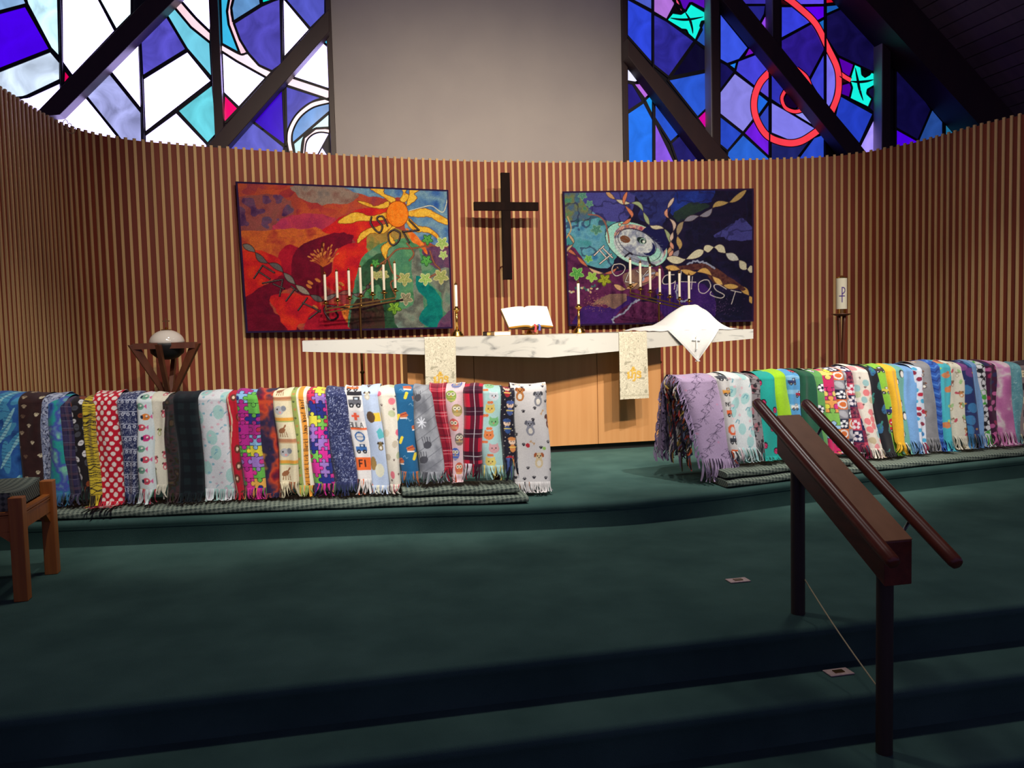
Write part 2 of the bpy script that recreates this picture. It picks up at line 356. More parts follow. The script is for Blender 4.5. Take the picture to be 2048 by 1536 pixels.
# window wall behind: plaster centre, stained glass either side, timber posts and braces
GV, FV = 2.60, 2.42
mb = MB(); mb.box(-1.52, 1.69, GV-.02, GV+.1, 2.2, 9); obj('wall_rear', mb, M['plaster'], kind='structure')
mb = MB(); mb.box(-9, 9, GV+.02, GV+.12, -.2, 2.3); obj('wall_rear_lower', mb, M['plaster'], kind='structure')
def crop(scale, ox, oy): return lambda pts: [(ox+x/scale, oy+y/scale) for x, y in pts]
LC = crop(3.0118, 0, 0); RC = crop(2.5037, 1230, 0)
def arcp(cx, cy, rx, ry, a0, a1, n=14): return [(cx+rx*cos(radians(a0+(a1-a0)*i/n)), cy+ry*sin(radians(a0+(a1-a0)*i/n))) for i in range(n+1)]
def band(outer, inner): return list(outer)+list(inner)[::-1]
WHT = (196, 182, 255); CYN = (120, 215, 240); PALE = (170, 180, 245)
PUR = (92, 84, 205); VIO = (62, 0, 215); PNK = (255, 190, 215)
LP = [
 ([(-260, 150), (155, 35), (305, 300), (-260, 520)], (72, 0, 235), 1, .1),
 ([(-260, -100), (125, -60), (165, 28), (-260, 140)], (150, 190, 235), .9, .3),
 ([(165, 25), (140, -60), (352, -60), (362, 350), (305, 290)], (200, 240, 255), 1.3, .35),
 ([(370, -60), (575, -60), (595, -5), (697, 190), (438, 462), (374, 375)], WHT, 5.3, .1),
 ([(590, -60), (795, -60), (795, 90), (702, 185), (600, 0)], (225, 245, 255), 1.8, .2),
 ([(-260, 530), (305, 308), (366, 380), (366, 483), (165, 580), (100, 600), (-260, 620)], (205, 222, 245), 1.2, .4),
 ([(170, 585), (368, 495), (370, 560), (240, 720), (-60, 720), (-100, 610)], WHT, 4.8, .1),
 ([(386, 412), (427, 466), (380, 520)], (235, 0, 90), .9, .1),
 ([(845, 235), (1000, 90), (1125, 300), (857, 465)], PUR, .95, .35),
 ([(660, 425), (840, 245), (855, 668)], WHT, 4.8, .1),
 ([(515, 575), (655, 432), (855, 680), (860, 950), (820, 950), (700, 810)], (175, 180, 240), .95, .45),
 ([(340, 720), (515, 580), (702, 808), (800, 950), (340, 950)], WHT, 4.6, .1),
 ([(860, 475), (1130, 308), (1278, 490), (872, 805)], WHT, 5.3, .08),
 ([(1000, 85), (1042, 35), (1150, 165), (1268, 260), (1280, 475), (1125, 295)], CYN, .95, .15),
 (band(smooth([(1042, 35), (1150, 165), (1268, 260)]), smooth([(1075, -5), (1175, 110), (1268, 200)])), (255, 215, 225), 1.1, .1),
 ([(1080, -5), (1050, -60), (1300, -60), (1268, 195), (1180, 110)], WHT, 4.8, .1),
 ([(1068, 668), (1282, 505), (1310, 805), (1252, 868)], (110, 220, 235), .95, .25),
 ([(872, 815), (1062, 675), (1250, 872), (1250, 990), (872, 990)], WHT, 3.8, .15),
 ([(1325, -60), (1390, -60), (1368, 70), (1378, 150), (1445, 325), (1335, 265)], (60, 190, 235), 1, .1),
 (band(smooth([(1392, -60), (1368, 60), (1380, 150), (1420, 260), (1450, 330)]), smooth([(1420, -60), (1393, 60), (1408, 140), (1445, 240), (1495, 322)])), (255, 205, 220), 1.1, .1),
 ([(1420, -60), (1560, -60), (1572, 30), (1405, 135), (1393, 50)], (110, 165, 225), .8, .3),
 ([(1565, -60), (1690, -60), (1690, -10), (1580, 25)], (0, 225, 215), 1, .1),
 ([(1408, 140), (1575, 35), (1690, -15), (1698, 390), (1640, 432), (1560, 395), (1495, 322), (1445, 240)], PUR, .8, .35),
 ([(1702, -10), (1718, 0), (1868, 180), (1708, 355)], WHT, 4.8, .1),
 ([(1705, -60), (1960, -60), (1960, 85), (1870, 175), (1718, 0)], (88, 92, 205), .9, .3),
 ([(1335, 312), (1425, 370), (1605, 470), (1440, 650), (1345, 560)], WHT, 5.0, .1),
 (band(smooth([(1333, 268), (1450, 330), (1495, 322), (1560, 395), (1640, 432)]), [(1333, 310), (1425, 368), (1605, 470)]), (255, 225, 235), 1.2, .1),
 ([(1350, 565), (1438, 655), (1362, 735), (1340, 740)], (250, 0, 110), .95, .15),
 ([(1742, 460), (1935, 245), (1985, 290), (1985, 540)], WHT, 5.0, .1),
 ([(1935, 245), (1985, 190), (1985, 290)], (60, 190, 230), 1, .1),
 ([(1715, 490), (1742, 462), (1985, 542), (1985, 605), (1940, 588), (1720, 515)], (255, 225, 235), 1.2, .1),
 ([(1500, 720), (1715, 515), (1718, 880)], VIO, .8, .15),
 (band([(1722, 520), (1940, 590)], smooth([(1728, 850), (1735, 780), (1785, 690), (1870, 620), (1940, 592)])), (90, 88, 205), .85, .3),
 (band(smooth([(1750, 960), (1728, 850), (1735, 780), (1785, 690), (1870, 620), (1985, 592)]), smooth([(1780, 960), (1758, 860), (1765, 790), (1808, 710), (1885, 650), (1985, 622)])), (255, 225, 232), 1.3, .1),
 (band(smooth([(1760, 860), (1765, 790), (1808, 710), (1885, 650), (1985, 622)]), [(1770, 858), (1985, 672)]), (105, 160, 230), .9, .25),
 ([(1765, 865), (1985, 678), (1985, 770), (1900, 775), (1830, 830), (1815, 960), (1780, 960)], (190, 235, 245), 1.2, .25),
 (band(smooth([(1812, 960), (1822, 850), (1860, 795), (1920, 772), (1985, 778)]), smooth([(1835, 960), (1845, 860), (1880, 815), (1930, 798), (1985, 805)])), (255, 215, 225), 1.2, .1),
 (band(smooth([(1835, 960), (1845, 860), (1880, 815), (1930, 798), (1985, 805)]), [(1985, 960), (1900, 960)]), WHT, 4.3, .1),
 ([(1340, 900), (1518, 728), (1712, 885), (1712, 980), (1340, 980)], (105, 105, 215), .85, .35),
]
AQ = (20, 245, 225)
RP = [
 ([(58, -8), (186, 62), (186, 322), (58, 178)], (48, 74, 228), .9, .25),
 ([(58, -120), (186, -120), (186, 55), (58, -12)], (78, 95, 205), .9, .3),
 ([(190, -120), (275, -120), (300, 22), (258, 102), (190, 62)], (185, 120, 225), .9, .2),
 ([(278, -120), (452, -120), (452, 60), (375, 15), (352, 58), (302, 18)], (92, 10, 190), .9, .2),
 (band([(285, -40), (320, 5), (340, 58)], [(262, -40), (300, 15), (328, 62)]), (255, 90, 130), .9, .1),
 ([(190, 68), (258, 104), (398, 206), (268, 388), (190, 325)], (52, 48, 168), .8, .4),
 ([(275, 388), (402, 210), (456, 250), (456, 352)], (14, 10, 48), .8, .3),
 ([(402, 206), (440, 115), (456, 110), (456, 245)], (40, 90, 190), .8, .2),
 ([(258, 102), (288, 66), (330, 72), (352, 58), (382, 14), (442, 45), (456, 60), (456, 105), (432, 108), (424, 130), (436, 150), (404, 206), (366, 172), (356, 150), (332, 148)], AQ, 1.0, .08),
 ([(262, 400), (458, 360), (458, 545), (412, 590)], (44, 92, 220), .9, .2),
 ([(410, 592), (458, 545), (520, 700), (480, 690)], (225, 0, 165), .95, .2),
 ([(58, 268), (215, 470), (178, 470), (155, 415), (125, 405), (58, 330)], (92, 30, 235), .85, .2),
 ([(58, 335), (125, 405), (100, 415), (58, 408)], (225, 225, 255), 1.2, .1),
 ([(88, 418), (155, 415), (178, 470), (148, 498)], (190, 110, 230), .95, .1),
 ([(58, 412), (88, 420), (140, 508), (58, 562)], (40, 32, 130), .8, .2),
 ([(148, 502), (180, 472), (190, 490), (190, 590)], (30, 150, 235), .95, .2),
 ([(58, 570), (144, 512), (190, 600), (190, 880), (58, 880)], (40, 120, 245), .95, .2),
 ([(196, 600), (330, 880), (196, 880)], (140, 90, 230), .95, .2),
 ([(196, 480), (335, 662), (276, 715), (196, 590)], (42, 88, 218), .9, .2),
 ([(335, 664), (470, 830), (470, 880), (335, 880), (278, 718)], (38, 34, 110), .9, .3),
 ([(522, 60), (668, 240), (622, 300), (560, 322), (522, 300)], (60, 88, 232), .95, .15),
 ([(668, 238), (720, 262), (640, 292)], (120, 20, 195), .9, .1),
 ([(563, 325), (612, 308), (600, 352)], (30, 130, 240), 1, .1),
 ([(522, 305), (560, 325), (598, 360), (522, 460)], (24, 20, 92), .8, .3),
 ([(612, 306), (722, 264), (790, 340), (772, 355), (702, 440), (600, 358)], (72, 70, 225), .9, .2),
 ([(598, 364), (702, 442), (712, 420), (690, 500), (700, 590), (640, 666), (522, 572), (522, 462)], (140, 135, 232), .95, .15),
 ([(522, 578), (638, 668), (562, 758), (522, 725)], (42, 76, 205), .9, .2),
 ([(642, 668), (702, 592), (772, 688), (772, 790)], (118, 30, 232), .9, .2),
 ([(562, 760), (640, 672), (772, 792), (772, 880), (540, 880)], (44, 104, 220), .9, .2),
 ([(720, 425), (765, 378), (772, 372), (772, 500), (712, 455)], (100, 80, 225), .85, .2),
 ([(710, 460), (770, 508), (712, 588), (706, 520)], (34, 110, 235), .9, .1),
 ([(714, 592), (772, 512), (772, 672), (735, 640)], (50, 70, 190), .9, .1),
 ([(778, 508), (862, 556), (1018, 650), (940, 700), (870, 706), (778, 668)], (132, 128, 240), .95, .1),
 ([(778, 362), (862, 350), (960, 560), (830, 535), (778, 500)], (52, 56, 196), .85, .2),
 (arcp(885, 505, 42, 45, 0, 360, 20)[:-1], (26, 4, 50), .7, .1),
 ([(935, 556), (1030, 640), (1018, 650), (865, 558), (900, 568)], (150, 150, 245), .95, .1),
 ([(828, 32), (885, 32), (985, 112), (828, 196)], (56, 66, 228), .9, .2),
 ([(895, 32), (1048, 28), (1048, 88), (998, 115)], (96, 0, 240), .9, .1),
 ([(1000, 120), (1048, 92), (1048, 190)], (30, 110, 205), .85, .1),
 ([(828, 202), (985, 116), (1048, 210), (1048, 252), (968, 402), (900, 340), (828, 255)], (48, 28, 150), .8, .3),
 ([(970, 406), (1048, 258), (1048, 560), (1010, 470)], (62, 68, 220), .85, .15),
 ([(720, 130), (750, 75), (795, 150), (800, 230)], (150, 70, 235), 1, .2),
 ([(600, 28), (755, 26), (748, 72), (718, 128)], (38, 38, 140), .8, .2),
 ([(600, -120), (825, -120), (825, 26), (600, 26)], (60, 50, 180), .8, .2),
 ([(850, -120), (1048, -120), (1048, 26), (880, 28)], (98, 78, 240), .95, .2),
 ([(1052, -120), (1210, -120), (1150, 12), (1052, 22)], (215, 16, 40), .9, .2),
 ([(778, 690), (870, 728), (930, 715), (990, 690), (918, 785), (918, 880), (778, 880)], (34, 40, 112), .8, .3),
 ([(992, 690), (1048, 668), (1048, 880), (920, 880), (920, 788)], (44, 76, 205), .9, .2),
 (smooth([(1054, 255), (1092, 310), (1106, 400), (1090, 500), (1054, 560)]), (125, 118, 242), .95, .15),
 ([(1054, 78), (1180, 20), (1320, 200), (1320, 378), (1112, 280), (1054, 190)], (22, 16, 78), .7, .4),
 ([(1054, 28), (1160, 18), (1178, 20), (1054, 75)], (26, 96, 190), .85, .1),
 ([(1112, 282), (1196, 322), (1172, 400), (1135, 372)], (92, 0, 180), .85, .1),
 ([(1128, 425), (1175, 412), (1185, 440), (1172, 492), (1122, 472)], (80, 0, 165), .85, .1),
 ([(1122, 476), (1292, 570), (1222, 725), (1100, 580)], (38, 66, 205), .85, .2),
 ([(1196, 322), (1230, 335), (1234, 375), (1250, 388), (1272, 376), (1285, 358), (1320, 372), (1320, 430), (1290, 432), (1262, 448), (1258, 470), (1284, 495), (1266, 538), (1174, 494), (1187, 440), (1176, 412), (1172, 388)], AQ, 1.0, .08),
 ([(1220, 740), (1300, 580), (1320, 572), (1320, 860), (1200, 860)], (165, 145, 250), 1.1, .2),
 ([(1286, 495), (1262, 470), (1266, 448), (1292, 434), (1320, 432), (1320, 566), (1294, 570), (1268, 540)], (18, 12, 58), .8, .2),
 ([(1404, 180), (1500, 300), (1500, 340), (1404, 330)], (0, 66, 118), .8, .2),
 ([(1404, 335), (1440, 340), (1582, 548), (1515, 705), (1404, 642)], (16, 12, 66), .75, .3),
 ([(1404, 645), (1512, 705), (1540, 860), (1404, 860)], (74, 0, 230), .9, .1),
 ([(1518, 700), (1585, 545), (1640, 610), (1640, 800), (1545, 800)], (40, 80, 160), .8, .2),
 ([(1650, 615), (1760, 740), (1650, 800)], (36, 125, 170), .8, .2),
]
def upper(xs, y0, pal, seed):      # the same glass carried on upwards, beyond the picture
    r = random.Random(seed); out = []; ys = [y0, y0-190, y0-400, y0-620]
    for a, b in zip(xs, xs[1:]):
        for k in range(3):
            t1, t2 = ys[k], ys[k+1]; j1 = 0 if k == 0 else 30*((a//10) % 3-1); j2 = 30*((b//10+k) % 3-1)
            c1, c2 = r.choice(pal), r.choice(pal)
            if r.random() < .5: out += [([(a, t1), (b, t1), (b, t2)], c1, .9, .2), ([(a, t1), (b, t2), (a, t2)], c2, .9, .2)]
            else: out += [([(a, t1), (b, t1), (a, t2)], c1, .9, .2), ([(b, t1), (b, t2), (a, t2)], c2, .9, .2)]
    return out
LP += upper([-260, 125, 355, 585, 795, 1050, 1290], -62, [PUR, CYN, PALE, VIO, (150, 190, 235)], 3)+upper([1325, 1560, 1698, 1960], -62, [PUR, CYN, PALE, (88, 92, 205)], 4)
RP += upper([58, 186, 275, 452], -122, [(48, 74, 228), (92, 10, 190), (78, 95, 205)], 5)+upper([522, 780, 1048], -122, [(60, 50, 180), (98, 78, 240), (40, 120, 245)], 6)
def wall_pt(p, v): return onv(p[0], p[1], v)
def build_window(name, panes, tr, extra):
    root = empty(name, (onv(*tr([(0, 0)])[0], GV)[0], GV, 2.3), kind='structure')
    lead = MB(); k_ = 0
    for pts, c, st, mo in panes:
        k_ += 1; gy = GV-.0001*k_; P = [wall_pt(p, GV) for p in tr(pts)]
        mb = MB(); mb.slab([(p[0], gy, p[2]) for p in P], (0, .008, 0)); obj('pane', mb, glass(c, st, mo), root)
        for a, b in zip(P, P[1:]+P[:1]):
            if np.linalg.norm(a-b) > .004: lead.bar(a+np.array([0, -.004, 0]), b+np.array([0, -.004, 0]), .016 if len(pts) > 14 else .024, .016, up=(0, 1, 0.001))
    obj('lead_came', lead, M['lead'], root)
    # backing pane beyond the glass so that no gap opens between pieces
    for nm, r, pth, col in extra:
        P = [wall_pt(p, GV-.008) for p in tr(pth)]
        if nm == 'strip':
            mb = MB(); W2 = r
            pts = np.array([(p[0], p[2]) for p in P]); d = np.gradient(pts, axis=0); d /= np.hypot(d[:, 0], d[:, 1])[:, None]; n = np.stack([-d[:, 1], d[:, 0]], 1)
            G = np.array([[(q[0]+m[0]*k*W2/2, GV-.018, q[1]+m[1]*k*W2/2) for q, m in zip(pts, n)] for k in (-1, 1)]); mb.grid(G)
            G2 = G.copy(); G2[..., 1] += .004; mb.grid(G2, flip=True)
            obj('pane', mb, glass(col, 1.0, .1), root)
            for side in (-1, 1):
                tb = MB(); tb.tube([(q[0]+m[0]*side*W2/2, GV-.019, q[1]+m[1]*side*W2/2) for q, m in zip(pts, n)], .006, 5); obj('lead_strip', tb, M['lead'], root)
        else:
            tb = MB(); k = len(P); tb.tube([(p[0], GV-.019, p[2]) for p in P], [r*sin(pi*(i+.6)/(k+.2))+.002 for i in range(k)], 6); obj('lead_strip', tb, M['lead'], root)
    return root
SAL = (250, 62, 78)
ex = [('strip', .085, smooth([(840, -20), (905, 28), (1000, 118), (1060, 235), (1106, 330), (1118, 400), (1112, 480), (1082, 560)]), SAL),
      ('strip', .085, smooth([(768, 366), (722, 420), (695, 500), (704, 590), (760, 680), (850, 716), (930, 708), (1018, 652)]), SAL),
      ('strip', .05, smooth([(908, 345), (955, 385), (976, 432)]), SAL),
      ('strip', .05, smooth([(850, 455), (833, 495), (850, 540), (895, 560), (938, 552)]), SAL),
      ('strip', .06, smooth([(1128, 372), (1150, 388), (1178, 404)]), SAL),
      ('lead', .012, smooth([(275, 92), (330, 100), (380, 98), (440, 86)]), None), ('lead', .012, smooth([(348, 60), (372, 100), (384, 140), (388, 170)]), None),
      ('lead', .014, smooth([(1178, 408), (1215, 412), (1260, 408), (1292, 400)]), None), ('lead', .014, smooth([(1200, 340), (1212, 400), (1222, 450), (1240, 505)]), None),
      ('lead', .012, smooth([(772, -20), (772, 300), (772, 880)]), None), ('lead', .014, smooth([(1051, -100), (1051, 400), (1051, 880)]), None), ('lead', .014, smooth([(189, -100), (189, 400), (189, 880)]), None)]
w2 = build_window('window_2', RP, RC, ex)
w1 = build_window('window_1', LP, LC, [('lead', .012, smooth([(1700, -100), (1700, 360), (1716, 900)]), None), ('lead', .014, smooth([(362, -100), (372, 380), (375, 620)]), None), ('lead', .014, smooth([(840, 235), (858, 600), (868, 940)]), None)])
# dark board behind the right window's unfilled corners
mb = MB(); mb.box(1.6, 7.2, GV+.012, GV+.03, 2.3, 6.5); obj('trim_1', mb, M['lead'], kind='structure')
mb = MB(); mb.box(-7.5, -1.5, GV+.012, GV+.03, 2.3, 6.5); obj('trim_2', mb, M['lead'], kind='structure')
def post(px0, px1, y=150, fv=FV, top=7.5, n=3, bot=2.2):
    a = onv(px0, y, fv)[0]; b = onv(px1, y, fv)[0]
    mb = MB(); mb.box(a, b, fv, GV+.01, bot, top); obj('trim_%d' % n, mb, M['timber'], kind='structure', bevel=.004)
post(424, 442, n=3); post(656, 667, n=4, fv=2.52); post(1247, 1256, n=5, fv=2.52); post(1424, 1440, n=6); post(1766, 1781, n=7)
a = onv(1547, 50, FV); b = onv(1560, 50, FV); z0 = onv(1560, 92, FV)[2]; mb = MB(); mb.box(a[0], b[0], FV, GV, z0, 7.5); obj('trim_8', mb, M['timber'], kind='structure')
for px_, y_, z1_ in ((1424, 150, 7.0), (1766, 150, onv(1766, 70, FV)[2]), (1547, 50, 7.0)):
    a = onv(px_, y_, FV)[0]; mb = MB(); mb.box(a-.006, a, FV+.012, GV-.01, 2.3 if px_ != 1547 else onv(1560, 92, FV)[2], z1_); obj('trim_15', mb, M['plaster'], kind='structure')
def brace(p, n, tr, fv=2.36):   # four outline points of the front face, on the plane of the timber's face
    P = [onv(x, y, fv) for x, y in tr(p)]; mb = MB(); mb.slab(P, (0, .19, 0)); obj('trim_%d' % n, mb, M['timber'], kind='structure', bevel=.006)
brace([(1060, -190), (1310, -260), (360, 690), (190, 705)], 9, LC)
brace([(1984, 48), (1984, 190), (1330, 930), (1200, 930)], 10, LC)
brace([(64, 190), (64, 280), (480, 830), (610, 830)], 11, RC)
brace([(440, -120), (545, -120), (1290, 800), (1190, 800)], 12, RC)
# rafters and boarded ceiling
def xz(px, py, v): p = onv(px, py, v); return np.array([p[0], p[2]])
r1 = xz(1690, 0, 2.4); r2 = xz(1930, 262, 2.4); dr = (r2-r1)/np.hypot(*(r2-r1)); nr = np.array([-dr[1], dr[0]]); nr = nr if nr[1] > 0 else -nr
for sgn, n in ((1, 13), (-1, 14)):
    A = r1-dr*6.5; B = r1+dr*4.2; q = [A, B, B+nr*.42, A+nr*.42]
    mb = MB(); mb.slab([(sgn*p[0], 2.15, p[1]) for p in q], (0, .42, 0)); obj('trim_%d' % n, mb, M['timber'], kind='structure')
    name = 'ceiling'
    cr = MB(); A2 = A+nr*.47; B2 = B+nr*.47; cr.slab([(sgn*A2[0], -7, A2[1]), (sgn*B2[0], -7, B2[1]), (sgn*B2[0], 2.8, B2[1]), (sgn*A2[0], 2.8, A2[1])], (sgn*nr[0]*.04, 0, nr[1]*.04))
    ce = obj(name, cr, M['black'], kind='structure')
    pm = None; L_ = np.hypot(*(B-A)); k = 0
    while k*.16 < L_-.2:
        a = A+dr*(k*.16+.004)+nr*.42; b = A+dr*(k*.16+.152)+nr*.42
        mb = MB(); mb.slab([(sgn*a[0], -7, a[1]), (sgn*b[0], -7, b[1]), (sgn*b[0], 2.7, b[1]), (sgn*a[0], 2.7, a[1])], (sgn*nr[0]*.045, 0, nr[1]*.045)); obj('plank', mb, M['ceil'], ce); k += 1

# ================================================================ ALTAR
al = empty('altar', (0, .3, ZU), label='long altar with a white marble top over a pale wooden base', cat='altar')
ST = 1.127
def sf(u): return -.2+.2*abs(u)/1.85
mb = MB()
for s_ in (-1, 1):
    F = [(0, -.2), (s_*1.85, 0), (s_*1.85, .60), (0, .72)]
    tb = [ST-.178, ST-.08, ST-.08, ST-.178]
    P = [(x, y, z) for (x, y), z in zip(F, tb)]+[(x, y, ST) for x, y in F]
    if s_ < 0: P = [P[1], P[0], P[3], P[2], P[5], P[4], P[7], P[6]]
    b = len(mb.v); mb.v += P
    fs = [(3, 2, 1, 0), (4, 5, 6, 7), (0, 1, 5, 4), (2, 3, 7, 6)]+([(1, 2, 6, 5)] if s_ > 0 else [(3, 0, 4, 7)])
    mb.f += [tuple(b+i for i in f) for f in fs]
obj('marble_top', mb, M['marble'], al, label='white grey-veined marble top, thick at the middle')
mb = MB(); mb.box(-1.05, 1.05, .13, .6, ZU+.055, ST-.09); obj('carcass', mb, M['panel'], al)
for a, b in ((-1.06, -.532), (-.528, .498), (.502, 1.06)):
    mb = MB(); mb.box(a, b, .11, .13, ZU+.055, ST-.12); obj('front_panel', mb, M['panel'], al, bevel=.0015)
mb = MB(); mb.box(-1.03, 1.03, .15, .58, ZU, ZU+.055); obj('toe_kick', mb, M['black'], al)

def strokes(c, L, x, y, sc, wd, col, rot=0):
    for st in L:
        P = [(x+(a*cos(rot)-b*sin(rot))*sc, y+(a*sin(rot)+b*cos(rot))*sc) for a, b in st]
        if len(P) > 2: P = smooth(P, 5)
        c.line(P, wd, col)
IHS = [[(-1.0, .35), (-.85, -.3), (-1.05, -.15)], [(-.85, -.3), (-.82, .45), (-.98, .6), (-.6, .5)], [(-.35, .6), (-.25, -.9), (-.05, -1.0), (.0, -.8)], [(-.25, -.05), (.15, -.25), (.2, .3), (.05, .95), (-.2, 1.0)], [(-.55, -.55), (.2, -.6)],
       [(.95, -.3), (.6, -.35), (.55, -.05), (.95, .2), (.9, .55), (.5, .55)], [(.95, -.3), (.98, -.1)]]
def parament(name, pxc, label):   # pxc: TL,TR,BR,BL
    c = Cv(60, 136, (206, 198, 174), 3, 5); t = fbm(c.H, c.W, 40, 3, c.n); e = np.abs(np.sin(t*22)); c.a[:] = ramp(e, [(170, 164, 142), (208, 200, 176), (226, 218, 194)])
    strokes(c, IHS, 30, 84, 13, 3.2, (196, 150, 52)); strokes(c, IHS, 30.4, 83.4, 13, 1.4, (232, 192, 92))
    c.rect(0, 126, 60, 128, (182, 174, 150)); 
    P = []
    for x, y in pxc:
        u = onv(x, y, -.1)[0]
        for _ in range(8): u = onv(x, y, sf(u)-.009)[0]
        P.append(onv(x, y, sf(u)-.009))
    TL, TR, BR, BL = P; nt, ns = 60, 130; G = np.zeros((ns+12, nt, 3)); colr = np.zeros((ns+12, nt, 3)); tt = np.linspace(0, 1, nt)
    for i in range(ns+12):
        if i < 12:
            q = (11-i)/11; top = TL[None]*(1-tt)[:, None]+TR[None]*tt[:, None]; top[:, 2] = ST+.004; G[i] = top; G[i, :, 1] += q*.35+.006; colr[i] = c.sample(tt*59, np.full(nt, 1+q*30))
        else:
            q = (i-12)/(ns-1); L_ = TL*(1-q)+BL*q; R_ = TR*(1-q)+BR*q; G[i] = L_[None]*(1-tt)[:, None]+R_[None]*tt[:, None]
            G[i, :, 1] -= .004*np.sin(tt*9+q*2)*q+.002; G[i, :, 2] = np.minimum(G[i, :, 2], ST+.004); colr[i] = c.sample(tt*59, np.full(nt, q*134))
    mb = MB(); mb.grid(G, flip=True); G2 = G.copy(); G2[12:, :, 1] += .004; G2[:12, :, 2] -= .003; mb.grid(G2)
    obj(name, mb, M['damask'], smooth=True, colors=np.concatenate([colr.reshape(-1, 3)]*2), label=label, cat='altar cloth', group='damask paraments over the altar front')
parament('altar_parament', [(849, 676), (911, 674), (913, 806), (852, 808)], 'ivory damask parament with gold ihs, partly behind the blankets on the left')
parament('altar_parament', [(1238, 666), (1293, 663), (1298, 796), (1240, 799)], 'ivory damask parament with gold ihs, fully seen in front of the wooden base')

# white veil with hanging corner
def veil():
    us_ = np.linspace(onv(1262, 663, .3)[0], onv(1452, 658, .3)[0], 60); uL, uR = us_[0], us_[-1]
    uc = onv(1392, 612, .3)[0]; hpk = onv(1392, 612, .3)[2]-ST; prof = [(1262, 664), (1275, 656), (1283, 656), (1315, 650), (1328, 641), (1343, 627), (1366, 613), (1378, 610.5), (1392, 610), (1399, 616), (1408, 621), (1420, 638), (1436, 656), (1448, 657), (1453, 660)]
    P = [onv(x, y, .28) for x, y in prof]; H = interp([(p[0], max(p[2]-ST, .004)) for p in P])
    
    def onf(x, y):
        p = onv(x, y, 0)
        for _ in range(8): p = onv(x, y, sf(p[0])-.016)
        return p
    uA = onf(1337, 664)[0]; uB = onf(1438, 660)[0]; tip = onf(1396, 723)
    G = []
    vs = np.linspace(.58, -.155, 34)
    for i, v in enumerate(vs):
        row = []
        for j, u in enumerate(np.linspace(uL, uR, 60)):
            f0 = sf(u)-.006; a = (v-(-.155))/(.58+.155)
            vv = f0+(.56-f0)*a
            k = max(0, 1-abs((vv-.28)/.30)**1.7) if vv > .28 else max(0, 1-abs((vv-.28)/(.28-f0))**1.6)
            z = ST+.005+H(u)*k+.003*sin(u*40+v*20)
            row.append((u, vv, z))
        G.append(row)
    G = np.array(G); mb = MB(); mb.grid(G)
    # hanging corner
    H2 = []
    for i in range(26):
        q = i/25; L_ = uA*(1-q)+tip[0]*q; R_ = uB*(1-q)+tip[0]*q; z = (ST+.006)*(1-q)+tip[2]*q
        H2.append([(u, sf(u)-.012-.012*sin(pi*min(1, q*1.2))-.006*sin(t*8+q*3)*q, z) for t, u in zip(np.linspace(0, 1, 26), np.linspace(L_, R_, 26))])
    H2 = np.array(H2); mb.grid(H2); H3 = H2.copy(); H3[..., 1] += .003; mb.grid(H3, flip=True)
    o = obj('altar_veil', mb, M['cloth'], smooth=True, label='white cloth draped in a peak over the altar right end, corner hanging', cat='cloth')
    # hem band and embroidered cross
    hm = MB(); e1 = [H2[i][0] for i in range(26)]; e2 = [H2[i][-1] for i in range(26)]
    for e, d in ((e1, 1), (e2, -1)):
        hm.grid(np.array([[(p[0], p[1]-.0025, p[2]) for p in e], [(p[0]+d*.022, p[1]-.0028, p[2]+.002) for p in e]]), flip=(d < 0))
    obj('hem', hm, M['cloth'], o)
    cx = onf(1391, 684); em = MB()
    for a, b in (((0, .045), (0, -.055)), ((-.03, .018), (.03, .018))):
        em.bar((cx[0]+a[0], sf(cx[0])-.036, cx[2]+a[1]), (cx[0]+b[0], sf(cx[0])-.036, cx[2]+b[1]), .008, .006, up=(0, 1, 0.01))
    for a in ((0, .048), (0, -.058), (-.033, .018), (.033, .018)): em.lathe((cx[0]+a[0], sf(cx[0])-.036, cx[2]+a[1]-.004), [(.002, 0), (.007, .004), (.002, .008)], 8)
    obj('embroidered_cross', em, M['page'], o)
veil()

